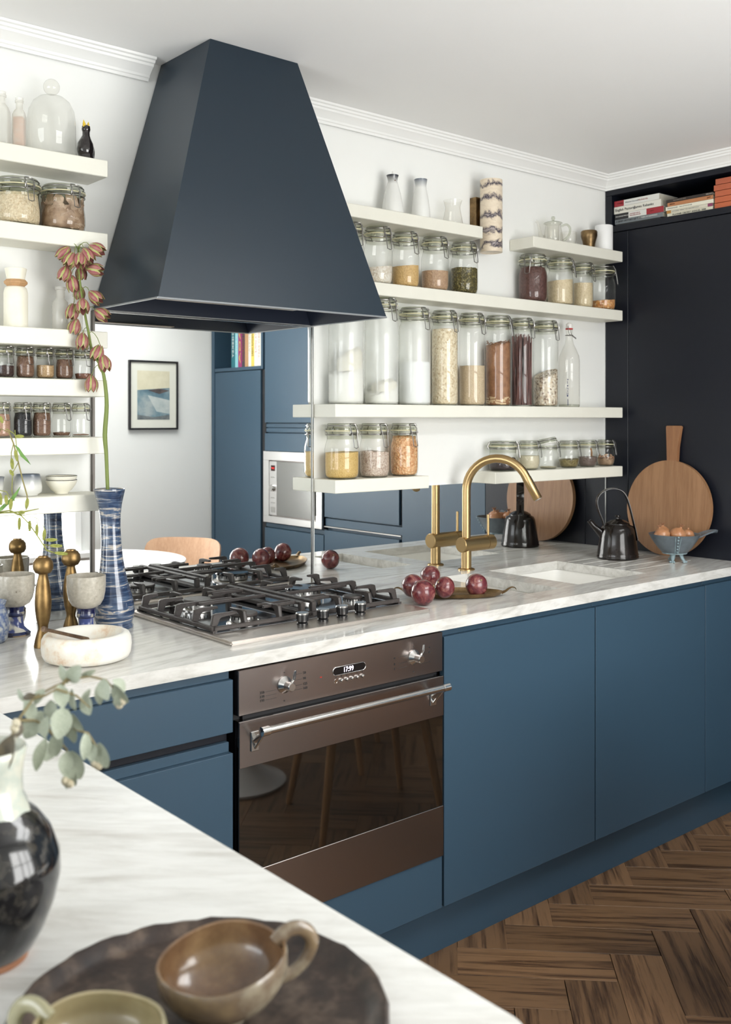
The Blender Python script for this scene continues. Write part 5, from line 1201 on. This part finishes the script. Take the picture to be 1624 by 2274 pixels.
f = noisetex(fr_m, ad.outputs[0], 30, 7, .7, .8); l.new(ramp(fr_m, f, [(.30, (.035,.006,.010)), (.47, (.105,.013,.019)), (.58, (.19,.055,.048)), (.68, (.30,.15,.11))]), b.inputs['Base Color'])
f2 = noisetex(fr_m, ad.outputs[0], 45, 5, .6, 1.2); bump(fr_m, f2, .22, .003)
for k, (p, r_, lb) in enumerate([((1.9744, -0.4725, 0.9510), .0350, 'frontmost wrinkled red passion fruit, touching the hob corner'), ((2.0105, -0.3910, 0.9560), .0325, 'red passion fruit behind the frontmost one, leftmost of the group'), ((2.212, -.256, .9475), .0325, 'dark red passion fruit at the back of the group, nearest the mirror'),
      ((2.0794, -0.4530, 0.9525), .0300, 'bright red smooth passion fruit, right of the cluster on the tray'), ((2.175, -.489, .9530), .0325, 'wrinkled pale red passion fruit alone at the right end of the brass tray')]):
    bm = new(); blob(bm, r_, 32, R(k*.9), .012 if k != 4 else .03, 45, k*3.7, (1, .97, 1.04))
    o = thing('passion_fruit', lb, 'fruit', p, k*1.3, 'red passion fruits on the brass tray'); o['group'] = 'red passion fruits on the brass tray'
    obj('fruit_body', bm, fr_m, o, ang=90); bm = new(); blob(bm, .0028, 8, T(r_*.6, -r_*.6, r_*.56)); obj('stalk_scar', bm, mat('stalk_tan', (.30,.20,.10), .7), o)

# ---------------------------------------------------------------- kettle-shaped teapot
blk = mottled('tenmoku_glaze', (.006,.0045,.004), (.016,.011,.009), 14, .13, spec=.42)
t = thing('stoneware_kettle', 'glossy black stoneware kettle with tall looped handle', 'kettle', (3.205, -.245, ZT), math.radians(138))
bm = new(); lathe(bm, [(0, .0005), (.076, .0005), (.0785, .004), (.0785, .010), (.0765, .013), (.0775, .017), (.0755, .022), (.0700, .060), (.0655, .090), (.0615, .112), (.0565, .122), (.046, .127), (.044, .131), (.0445, .133), (.028, .143), (.012, .148), (0, .149)], 56); obj('kettle_body', bm, blk, t, ang=50)
bm = new(); lathe(bm, [(0, .146), (.006, .147), (.005, .154), (.0105, .158), (.009, .162), (.0, .163)], 24); obj('lid_knob', bm, blk, t, ang=50)
bm = new(); stube(bm, [(.050, 0, .085), (.070, 0, .103), (.088, 0, .120), (.103, 0, .138), (.105, 0, .141)], [.019, .014, .010, .0095, .011], 16); obj('spout', bm, blk, t, ang=60)
bm = new(); lathe(bm, [(0, .0), (.0065, .0), (.0065, .001), (0, .001)], 12, T(.1055, 0, .1415) @ R(.75, 'Y')); obj('spout_mouth', bm, dark_gap, t)
hp = [(.050, 0, .118), (.058, 0, .145), (.070, 0, .175), (.078, 0, .205), (.074, 0, .232), (.055, 0, .252), (.030, 0, .262), (.004, 0, .262), (-.018, 0, .252), (-.034, 0, .228), (-.046, 0, .19), (-.056, 0, .15), (-.066, 0, .105), (-.0735, 0, .068)]
bm = new(); 
stube(bm, hp, [.0030]*len(hp), 10, up=Vector((0,1,0)), rx=1.1, ry=5.2)
obj('handle', bm, blk, t, ang=60)
# ---------------------------------------------------------------- footed bowl with onions
bl = mottled('blue_grey_glaze', (.085,.105,.120), (.125,.150,.170), 30, .38, coat=.15); bl2 = mottled('pale_blue_glaze', (.14,.21,.235), (.28,.36,.38), 60, .35, coat=.2)
t = thing('footed_bowl', 'blue-grey ceramic bowl on three feet with a leaf-shaped handle, holding onions', 'bowl', (3.285, -.438, ZT), math.radians(-40))
bm = new(); lathe(bm, [(.0, .030), (.036, .030), (.046, .036), (.062, .054), (.078, .077), (.092, .101), (.0935, .1035), (.091, .1035), (.076, .080), (.060, .058), (.040, .040), (0, .036)], 48); obj('bowl_body', bm, bl, t, ang=50)
bm = new(); ring(bm, .0425, .0028, .0335, 40, 8); obj('foot_ring', bm, bl2, t)
bm = new()
for k in range(6): p_ = (.050+.0065*k, .036+.0115*k); blob(bm, .0036, 8, R(-PI/2-.15) @ T(p_[0]+.010, 0, p_[1]+.006))
for s_ in (-.11, .11): tube(bm, [R(-PI/2-.15+s_) @ Vector((.049+.0072*k, 0, .037+.0105*k)) for k in range(7)], .0018, 6)
obj('applied_band', bm, bl2, t)
bm = new(); nn = 9; A = []; Bv = []
for i in range(nn):
    f_ = i/(nn-1); x_ = .080+.078*f_; z_ = .088+.020*math.sin(f_*PI*.55)+.004*f_; w_ = .030*math.sin(PI*(.30+.66*f_))**.8+.001
    A.append([bm.verts.new((x_, s_*w_, z_+.006*abs(s_))) for s_ in (-1, -.5, 0, .5, 1)]); Bv.append([bm.verts.new((x_, s_*w_*.96, z_-.006+.006*abs(s_))) for s_ in (-1, -.5, 0, .5, 1)])
for S in (A, Bv):
    for i in range(nn-1):
        for k in range(4): bm.faces.new((S[i][k], S[i+1][k], S[i+1][k+1], S[i][k+1]))
for i in range(nn-1):
    for k in (0, 4): bm.faces.new((A[i][k], A[i+1][k], Bv[i+1][k], Bv[i][k]))
for i in (0, nn-1):
    for k in range(4): bm.faces.new((A[i][k], A[i][k+1], Bv[i][k+1], Bv[i][k]))
obj('leaf_handle', bm, bl, t, ang=60)
for an in (-2.05, -.95, 1.57):
    bm = new(); M = R(an); tube(bm, [(.026, 0, .034), (.033, 0, .018), (.043, 0, .006), (.047, 0, .0045)], [.0095, .0075, .0055, .0045], 12, M, ry=.8)
    for s_ in (-1, 0, 1): blob(bm, .0045, 8, M @ T(.046, s_*.0065, .0048))
    obj('foot', bm, bl2, t, ang=60)
on = mottled('onion_skin', (.36,.15,.065), (.50,.26,.13), 18, .3, coat=.25)
for k, (x, y, z, r_, rz, lb) in enumerate([(-.050, -.012, .098, .031, 0., 'brown onion at the left of the footed bowl'), (-.030, .045, .104, .027, 1., 'brown onion partly hidden at the back left of the footed bowl'), (.008, -.016, .100, .032, .6, 'brown onion with dry root tip, middle of the footed bowl'), (.052, .012, .096, .025, 2., 'smaller brown onion at the right of the footed bowl')]):
    M = T(3.285, -.438, ZT) @ R(math.radians(-40)); p = M @ Vector((x, y, z))
    o = thing('onion', lb, 'onion', p, rz, 'onions in the footed bowl')
    bm = new(); lathe(bm, [(0, -r_*.80), (r_*.35, -r_*.76), (r_*.80, -r_*.45), (r_, 0), (r_*.86, r_*.42), (r_*.5, r_*.72), (r_*.2, r_*.84), (r_*.10, r_*1.0), (r_*.16, r_*1.22), (0, r_*1.2)], 24, R(.35*(k-1), 'X')); obj('onion_bulb', bm, on, o, ang=70)
    if k in (0, 1, 2):
        bm = new(); Mx = R(.35*(k-1), 'X')
        for i in range(6): a_ = i*1.05; tube(bm, [Mx @ Vector((0, 0, r_*.95)), Mx @ Vector((r_*.16*math.cos(a_), r_*.16*math.sin(a_), r_*1.2)), Mx @ Vector((r_*.34*math.cos(a_), r_*.34*math.sin(a_), r_*1.34))], [.0028, .002, .0006], 5)
        obj('dry_tip', bm, mat('dry_tip', (.25,.12,.06), .7), o)
# ---------------------------------------------------------------- round chopping board leaning on the wall
t = thing('chopping_board', 'round wooden chopping board with a flared handle, leaning on the dark blue wall', 'chopping board', (3.4015, -.322, ZT))
t.rotation_euler = (0, math.radians(4.6), 0)
bm = new(); t2 = bmesh.new(); cz = .184; r_ = .1835
v0 = [t2.verts.new((0, r_*math.cos(2*PI*k/72), cz+r_*math.sin(2*PI*k/72))) for k in range(72)]; v1 = [t2.verts.new((.019, v.co.y, v.co.z)) for v in v0]
t2.faces.new(v0); t2.faces.new(v1[::-1])
for k in range(72): t2.faces.new((v0[k], v1[k], v1[(k+1) % 72], v0[(k+1) % 72]))
bmesh.ops.bevel(t2, geom=[e for e in t2.edges if abs(e.verts[0].co.x-e.verts[1].co.x) < 1e-6], offset=.0025, segments=1, affect='EDGES'); merge(bm, t2)
obj('board_disc', bm, board_wood, t, ang=40)
bm = new(); Mh = Matrix(((0,0,1,0), (1,0,0,0), (0,1,0,0), (0,0,0,1)))
prism(bm, [(.013, .352), (-.033, .352), (-.030, .42), (-.043, .497), (-.040, .502), (.022, .502), (.0245, .497), (.0165, .42)], .001, .018, Mh, .002); obj('board_handle', bm, wood('board_handle_wood', (.22,.10,.045), (.30,.145,.065), (30, 30, 2.2), .5, ring=2.), t, ang=40)

# ---------------------------------------------------------------- books in the top niche
def book(lb, y0, y1, z0, z1, segs, page=(.62,.58,.48), txt=(), dx=.0, dep=.13, cat_g='books lying in the top niche', font=.5):
    t = thing('book', lb, 'book', (XR+.014+dx, (y0+y1)/2, z0), 0, cat_g); h = (y1-y0)/2; th = z1-z0-.0006
    bm = new(); box(bm, .001, dep-.003, -h+.002, h-.002, .0012, th-.0012); obj('page_block', bm, mottled('paper_%.2f' % page[0], page, tuple(c*.9 for c in page), 40, .9), t, smooth=False)
    c0, c1 = segs[0][2], segs[-1][2]
    bm = new(); box(bm, 0, dep, -h, h, 0, .0011); box(bm, 0, dep, -h, h, th-.0011, th); obj('cover', bm, mat('cover_%d' % (hash(lb) % 99999), segs[len(segs)//2][2], .45), t, smooth=False)
    for (f0, f1, col) in segs:          # spine bands from the mirror-wall end towards the viewer
        bm = new(); box(bm, -.0015, .0012, h-2*h*f1, h-2*h*f0, 0, th, .0004); obj('spine', bm, mat('spine_%.3f_%.3f_%.3f' % col, col, .4), t)
    for (s, f0, size, col, zo) in txt:
        text('spine_lettering', s, size, mat('ink_%.2f_%.2f_%.2f' % col, col, .5), (-.0022, h-2*h*f0, th/2+zo), (0,-1,0), (0,0,1), t)
    return t
WH, RD, BK, CR = (.70,.70,.66), (.33,.02,.03), (.015,.015,.017), (.72,.69,.55)
Z = 2.2312
book('dark thin book at the bottom of the left stack in the niche', -.252, -.040, Z, Z+.007, [(0, 1, BK)])
book('grey book with white lettering, second from the bottom of the left stack', -.262, -.037, Z+.007, Z+.026, [(0, 1, (.17,.19,.20))], txt=[('A BRIEF HISTORY OF TIME', .03, .0105, BK, .001), ('STEPHEN W HAWKING', .50, .0085, WH, .002)])
book('book with black, white and red spine in the left stack', -.266, -.036, Z+.026, Z+.050, [(0, .29, BK), (.29, .66, WH), (.66, 1, RD)], txt=[('THE LION IN THE LIVING', .02, .0065, WH, 0), ('THE PUBLIC LIFE OF', .32, .0055, RD, .003), ('THE LIVING HISTORY', .32, .0055, RD, -.004), ('APPLE', .74, .006, (.15,.01,.01), 0)])
book('thick white book with black lettering, second from the top of the left stack', -.254, -.033, Z+.050, Z+.079, [(0, 1, (.72,.70,.62))], txt=[('English Pastoral', .03, .0150, BK, 0), ('|', .415, .016, (.4,.4,.4), 0), ('James Rebanks', .45, .0150, BK, 0)])
book('pale book with a red spine end, topmost of the left stack', -.246, -.034, Z+.079, Z+.103, [(0, .22, RD), (.22, 1, WH)], txt=[('STAND', .07, .0085, (.12,.01,.01), 0), ('Winston Churchill', .25, .0085, (.22,.24,.25), 0), ('My Early Life', .55, .0085, (.40,.18,.16), 0)])
zz = Z
for lb, th, col, tx, y0, y1 in (('cream yearbook at the bottom of the middle stack', .0145, CR, [('PLAYFAIR CRICKET ANNUAL 2008', .12, .0095, BK, 0)], -.480, -.283), ('cream book with coloured end, second in the middle stack', .0120, (.66,.62,.50), [('LEFTOVERS  WHAT THE YEAR BROUGHT', .12, .0065, (.3,.3,.28), 0)], -.478, -.280),
        ('plain white paperback in the middle of the middle stack', .0150, (.74,.71,.58), [('GRAHAM ROBB    THE LITTLE HOUSE', .04, .0065, (.3,.3,.28), 0)], -.482, -.276), ('orange-brown book near the top of the middle stack', .0150, (.45,.19,.08), [('SIMON', .05, .0075, (.1,.03,.01), 0), ('JAM', .88, .0085, (.1,.03,.01), 0)], -.480, -.284), ('black book on top of the middle stack', .0120, (.03,.022,.018), [('DANGEROUS LIVES', .16, .0065, (.3,.25,.2), 0), ('VIRAGO', .86, .0075, (.4,.38,.33), 0)], -.479, -.278)):
    book(lb, y0, y1, zz, zz+th, [(0, 1, col)] if th != .0120 or 'cream' not in lb else [(0, .10, (.45,.22,.05)), (.10, .9, col), (.9, 1, (.25,.05,.12))], txt=tx); zz += th
OR = (.52,.13,.05); zz = Z
for k in range(5):
    th = .0215
    book(('lowest', 'second lowest', 'middle', 'second highest', 'topmost')[k]+' orange book in the right-hand stack of the niche', -.71, -.487+(.003 if k == 3 else -.001*k), zz, zz+th, [(0, 1, (OR[0]*(1-.05*k), OR[1]*(1-.05*k), OR[2]))], txt=[(('ANNA KARENINA', 'SHADOWS', 'ROBERT FROST', 'LINDSAY CLARKE', 'MALCOLM LOWRY')[k], .40, .0085, (.66,.60,.52), 0)]); zz += th+.0013
# upright cookery books in the niche seen in the mirror
cols = [((.01,.13,.16), 'SHEEKEY', (.75,.72,.68), .024, 'dark teal upright book with white capitals, left end of the mirrored row'), ((.22,.50,.54), 'THE RIVER', (.45,.65,.66), .019, 'pale turquoise upright book in the mirrored row'), ((.28,.02,.12), 'AGA', (.62,.52,.10), .023, 'crimson upright book with gold lettering in the mirrored row'),
    ((.04,.035,.05), 'RED COOKBOOK', (.30,.03,.04), .018, 'black upright book with red lettering in the mirrored row'), ((.42,.24,.11), '', None, .022, 'tan brown upright book in the mirrored row'), ((.66,.66,.60), 'PERSIA', (.50,.45,.36), .017, 'off-white upright book left of the yellow one'),
    ((.68,.52,.10), 'THOMASINA MIERS', (.06,.05,.02), .018, 'yellow upright book with black lettering in the mirrored row'), ((.68,.68,.63), 'PASTA SIMPLE', (.55,.25,.25), .021, 'white upright book with pink lettering, right of the yellow one'), ((.66,.66,.58), 'MORO EAST', (.50,.30,.26), .018, 'white upright book with a red patch near its top'), ((.20,.12,.06), '', None, .012, 'narrow dark striped upright book at the right end of the mirrored row')]
yy = -2.862
for k, (col, s, tc_, w_, lb) in enumerate(cols[:]):
    h_ = (.255, .262, .258, .26, .262, .258, .262, .262, .26, .25)[k]
    wv = .349*w_/sum(c_[3] for c_ in cols)
    t = thing('cookery_book', lb, 'book', (XR+.018, yy+wv/2, 1.7622), 0, 'cookery books standing in the mirrored niche'); th = wv-.0012
    bm = new(); box(bm, .003, .19, -th/2+.0015, th/2-.0015, .003, h_-.003); obj('page_block', bm, mat('book_paper', (.6,.57,.48), .9), t, smooth=False)
    bm = new(); box(bm, 0, .195, -th/2, -th/2+.0013, 0, h_); box(bm, 0, .195, th/2-.0013, th/2, 0, h_); box(bm, -.0005, .0015, -th/2, th/2, 0, h_, .0004); obj('cover', bm, mat('cook_%d' % k, col, .35), t)
    if s: text('spine_lettering', s, min(.024, th*.72), mat('cook_ink_%d' % k, tc_, .5), (-.0014, 0, h_*.93), (0,0,-1), (0,-1,0), t, sx=(h_*.82)/(len(s)*min(.024, th*.72)*.68))
    if k == 8: bm = new(); prism(bm, [(-th/2+.001, .20), (th/2-.001, .20), (th/2-.001, .258), (-th/2+.001, .258)], -.0004, .0002, Matrix(((0,0,1,-.0012), (1,0,0,0), (0,1,0,0), (0,0,0,1)))); obj('red_patch', bm, mat('red_patch', (.45,.03,.03), .4), t)
    yy += wv

# ---------------------------------------------------------------- foreground: black vase with eucalyptus
bv_m = mottled('black_speckled_glaze', (.005,.005,.006), (.010,.010,.011), 75, .11, coat=.4, c3=(.055,.050,.042))
BV = Vector((.357, -1.553, ZT))
t = thing('black_vase', 'round glossy black vase with a drippy cream neck, in the left foreground', 'vase', BV)
bm = new(); lathe(bm, [(0, .0005), (.0395, .0005), (.0405, .004), (.0405, .007)], 56); obj('bare_foot', bm, mottled('terracotta_foot', (.33,.14,.07), (.42,.20,.11), 40, .7), t)
bm = new(); lathe(bm, [(.0400, .0065), (.046, .012), (.056, .030), (.0655, .055), (.0705, .080), (.0695, .100), (.061, .122), (.049, .138), (.037, .148), (.0355, .153), (.035, .158)], 64); obj('vase_body', bm, bv_m, t, ang=60)
crg = mottled('cream_drip_glaze', (.60,.56,.44), (.48,.52,.46), 30, .25, coat=.6, c3=(.70,.66,.55))
bm = new(); lathe(bm, [(.0405, .1475), (.0385, .152), (.0350, .160), (.0345, .175), (.0355, .190), (.0385, .203), (.0372, .2055), (.033, .203), (.030, .18), (0, .16)], 56)
for v in bm.verts:
    if v.co.z < .150: v.co.z -= .008*(1+noise.noise(Vector((v.co.x*60, v.co.y*60, 0)))); v.co.x *= 1.06; v.co.y *= 1.06
obj('cream_neck', bm, crg, t, ang=60)
eu = thing('eucalyptus_sprig', 'grey-green eucalyptus sprig arching out of the black vase', 'plant', BV); O = BV
eleaf = mottled('eucalyptus_leaf', (.27,.31,.23), (.40,.43,.34), 22, .5); edk = mottled('dark_eucalyptus_leaf', (.055,.055,.032), (.12,.085,.05), 30, .45); etw = mat('eucalyptus_twig', (.20,.16,.07), .6)
def lmesh(nm, m, w=.5):
    bm = new(); NU, NV = 4, 8; g = []
    for j in range(NV+1):
        v = j/NV; hw = w*math.sin(PI*max(.015, min(.985, v)))**.62*.5
        g.append([bm.verts.new((hw*(i/NU*2-1), .10*math.sin(PI*v)+.10*(i/NU*2-1)**2*hw*2, v)) for i in range(NU+1)])
    for j in range(NV):
        for i in range(NU): bm.faces.new((g[j][i], g[j][i+1], g[j+1][i+1], g[j+1][i]))
    me = bpy.data.meshes.new(nm); bm.to_mesh(me); bm.free(); me.polygons.foreach_set('use_smooth', [True]*len(me.polygons)); me.materials.append(m); return me
L1, L2, L3 = lmesh('leaf', eleaf, .66), lmesh('leaf', eleaf, .42), lmesh('leaf', edk, .56)
tw = [[(0.3691, -1.5464, 1.0893), (0.3814, -1.5437, 1.1128), (0.3976, -1.5313, 1.1337), (0.4178, -1.5221, 1.1511), (0.4421, -1.5165, 1.1575), (0.4608, -1.5193, 1.1630), (0.4799, -1.5224, 1.1634), (0.4928, -1.5334, 1.1595), (0.5027, -1.5418, 1.1459)],
      [(0.3976, -1.5313, 1.1337), (0.4138, -1.5319, 1.1308), (0.4338, -1.5357, 1.1208), (0.4480, -1.5478, 1.1194), (0.4605, -1.5584, 1.1147), (0.4676, -1.5644, 1.0998), (0.4711, -1.5675, 1.0858)],
      [(0.4267, -1.5297, 1.1222), (0.4374, -1.5388, 1.1068), (0.4438, -1.5442, 1.0975), (0.4452, -1.5454, 1.0788), (0.4445, -1.5448, 1.0601)],
      [(0.4178, -1.5221, 1.1511), (0.4267, -1.5297, 1.1535), (0.4356, -1.5373, 1.1605), (0.4559, -1.5414, 1.1507), (0.4667, -1.5505, 1.1380)],
      [(0.4493, -1.5227, 1.1599), (0.4572, -1.5162, 1.1645), (0.4583, -1.5172, 1.1717)], [(0.3674, -1.5449, 1.0849), (0.3725, -1.5493, 1.1027), (0.3793, -1.5550, 1.1160)]]
for st in tw:
    bm = new(); tube(bm, [Vector(p)-O for p in st], [.0019]+[.0013]*(len(st)-2)+[.0006], 6); obj('twig', bm, etw, eu, ang=80)
leaves = [ # base point, tip point, mesh, yaw
 ((0.4572, -1.5162, 1.1582), (0.4513, -1.5113, 1.1784), L2), ((0.4594, -1.5181, 1.1602), (0.4631, -1.5344, 1.1799), L1), ((0.4297, -1.5191, 1.1578), (0.4189, -1.5230, 1.1441), L1), ((0.4422, -1.5298, 1.1625), (0.4409, -1.5418, 1.1409), L1), ((0.4523, -1.5383, 1.1578), (0.4552, -1.5408, 1.1352), L2), ((0.4196, -1.5237, 1.1535), (0.4135, -1.5054, 1.1380), L2),
 ((0.4857, -1.5405, 1.1630), (0.4855, -1.5535, 1.1433), L1), ((0.4983, -1.5381, 1.1547), (0.5112, -1.5491, 1.1353), L1), ((0.4880, -1.5293, 1.1571), (0.4880, -1.5293, 1.1329), L2), ((0.4981, -1.5510, 1.1477), (0.5027, -1.5418, 1.1295), L2), ((0.4667, -1.5375, 1.1480), (0.4667, -1.5505, 1.1305), L1), ((0.4755, -1.5318, 1.1525), (0.4681, -1.5256, 1.1381), L2), ((0.4983, -1.5381, 1.1595), (0.5133, -1.5377, 1.1447), L1),
 ((0.4409, -1.5418, 1.1409), (0.4290, -1.5579, 1.1145), L1), ((0.4249, -1.5282, 1.1371), (0.4068, -1.5259, 1.1123), L1), ((0.4244, -1.5409, 1.1354), (0.4186, -1.5490, 1.1154), L1), ((0.4480, -1.5478, 1.1348), (0.4573, -1.5557, 1.1161), L2), ((0.4487, -1.5353, 1.1366), (0.4480, -1.5478, 1.1091), L1), ((0.4338, -1.5357, 1.1091), (0.4226, -1.5394, 1.0892), L1), ((0.4374, -1.5388, 1.1161), (0.4314, -1.5468, 1.0938), L1),
 ((0.4196, -1.5499, 1.1154), (0.4076, -1.5528, 1.0859), L2), ((0.4594, -1.5575, 1.1161), (0.4529, -1.5651, 1.0901), L2), ((0.4640, -1.5614, 1.1045), (0.4596, -1.5708, 1.0882), L1), ((0.4694, -1.5660, 1.1045), (0.4758, -1.5714, 1.0788), L1), ((0.4498, -1.5493, 1.1208), (0.4498, -1.5493, 1.1045), L1), ((0.4452, -1.5454, 1.0961), (0.4367, -1.5513, 1.0753), L1), ((0.4473, -1.5472, 1.0961), (0.4544, -1.5533, 1.0671), L1), ((0.4445, -1.5448, 1.0788), (0.4395, -1.5537, 1.0605), L2), ((0.4473, -1.5472, 1.0811), (0.4509, -1.5502, 1.0601), L2),
 ((0.4125, -1.5176, 1.1465), (0.4138, -1.5319, 1.1308), L1), ((0.4351, -1.5237, 1.1460), (0.4331, -1.5351, 1.1278), L1), ((0.4725, -1.5161, 1.1644), (0.4843, -1.5262, 1.1702), L2),
 ((0.3743, -1.5771, 1.1347), (0.3630, -1.5805, 1.0990), L3), ((0.3630, -1.5805, 1.1279), (0.3462, -1.5794, 1.1012), L3), ((0.3710, -1.5743, 1.1051), (0.3495, -1.5822, 1.0927), L3), ((0.4004, -1.5336, 1.1315), (0.3903, -1.5382, 1.1186), L3), ((0.3724, -1.5754, 1.0929), (0.3511, -1.5836, 1.0897), L3), ((0.4089, -1.5146, 1.1511), (0.4196, -1.5237, 1.1535), L3), ((0.4164, -1.5078, 1.1437), (0.4092, -1.5017, 1.1578), L2)]
rr_ = random.Random(11)
for k, (p0, p1, me) in enumerate(leaves):
    p0 = Vector(p0)-O; p1 = Vector(p1)-O; d = p1-p0; ln = d.length; d.normalize()
    nrm = (-SC_+Vector((rr_.uniform(-.5, .5), rr_.uniform(-.5, .5), rr_.uniform(-.4, .5)))); nrm = (nrm-d*nrm.dot(d)).normalized(); x_ = nrm.cross(d)
    o = obj('leaf', me, None, eu); o.matrix_basis = Matrix(((x_.x, nrm.x, d.x, p0.x), (x_.y, nrm.y, d.y, p0.y), (x_.z, nrm.z, d.z, p0.z), (0,0,0,1))) @ Matrix.Scale(ln, 4)
bm = new()
for p in [(0.5035, -1.5425, 1.1329), (0.5057, -1.5443, 1.1363), (0.4686, -1.5654, 1.0811), (0.4658, -1.5629, 1.0835), (0.4385, -1.5528, 1.0684), (0.4420, -1.5558, 1.0661), (0.3924, -1.5399, 1.1345), (0.3910, -1.5387, 1.1286)]: blob(bm, .0045, 8, Matrix.Translation(Vector(p)-O), .3, 200)
stuff(obj('flower_buds', bm, mottled('pale_buds', (.42,.36,.24), (.60,.55,.42), 90, .7), eu))

# wooden tray with two pottery cups
tray_m = mottled('dark_burnt_wood', (.010,.006,.005), (.030,.018,.013), 34, .5, bmp=.8, c3=(.10,.070,.050))
t = thing('round_tray', 'dark rough round wooden tray with raised rim, in the foreground', 'tray', (.453, -1.793, ZT))
bm = new(); lathe(bm, [(0, .0005), (.150, .0005), (.159, .004), (.163, .016), (.160, .0205), (.154, .0195), (.147, .012), (.140, .0095), (0, .009)], 72)
for v in bm.verts:
    rr = math.hypot(v.co.x, v.co.y)
    if rr > .12: k_ = 1+.014*noise.noise(v.co*55); v.co.x *= k_; v.co.y *= k_; v.co.z *= 1+.12*noise.noise(v.co*70)
obj('tray_body', bm, tray_m, t, ang=60)
def cup_m(nm, a_, b_, c_): return mottled(nm, a_, b_, 16, .22, coat=.5, c3=c_)
def cup(lb, x, y, z, rz, tilt, m_in, m_out, r_=.0585, h=.052):
    t = thing('pottery_cup', lb, 'cup', (x, y, z), rz); t.rotation_euler = (tilt[0], tilt[1], rz)
    def wob(bm):
        for v in bm.verts:
            a_ = math.atan2(v.co.y, v.co.x); k_ = 1+.02*math.cos(2*a_)*(v.co.z/h); v.co.x *= k_; v.co.y *= k_; v.co.z += .0012*math.sin(3*a_+x*9)*(v.co.z/h)
    bm = new(); lathe(bm, [(0, .002), (.020, 0), (.0215, .001), (.0205, .006), (.032, .010), (.046, .020), (.055, .034), (r_, h-.002), (r_-.001, h)], 56); wob(bm); obj('cup_outside', bm, m_out, t, ang=60)
    bm = new(); lathe(bm, [(r_-.001, h), (r_-.003, h-.001), (.0525, .034), (.044, .0215), (.030, .0125), (.012, .0095), (0, .009)], 56); wob(bm); obj('cup_inside', bm, m_in, t, ang=60)
    bm = new(); stube(bm, [(r_-.006, 0, h-.004), (r_+.006, 0, h+.004), (r_+.020, 0, h+.001), (r_+.028, 0, h-.013), (r_+.021, 0, h-.027), (r_+.006, 0, h-.036), (r_-.011, 0, h-.034)], [.006, .0052, .0048, .0048, .0046, .0046, .006], 14, rx=1.35, ry=.85, up=Vector((0,1,0))); obj('handle', bm, m_out, t, ang=70)
in_a = cup_m('brown_inner_glaze', (.075,.040,.020), (.16,.090,.045), (.30,.19,.095)); out_a = cup_m('tan_blue_outer_glaze', (.27,.19,.10), (.14,.10,.065), (.33,.29,.21))
in_b = cup_m('olive_inner_glaze', (.24,.20,.10), (.33,.28,.16), (.28,.22,.12)); out_b = cup_m('olive_outer_glaze', (.22,.20,.10), (.30,.28,.17), (.20,.21,.18))
cup('brown glazed pottery cup with looped handle, at the centre of the dark tray', .475, -1.800, ZT+.0115, math.radians(-15), (math.radians(2), math.radians(-5)), in_a, out_a, .0555, .052)
cup('olive green glazed pottery cup with its handle pointing left, nearest the camera', .346, -1.820, ZT+.0115, math.radians(118), (0, 0), in_b, out_b, .0515, .048)
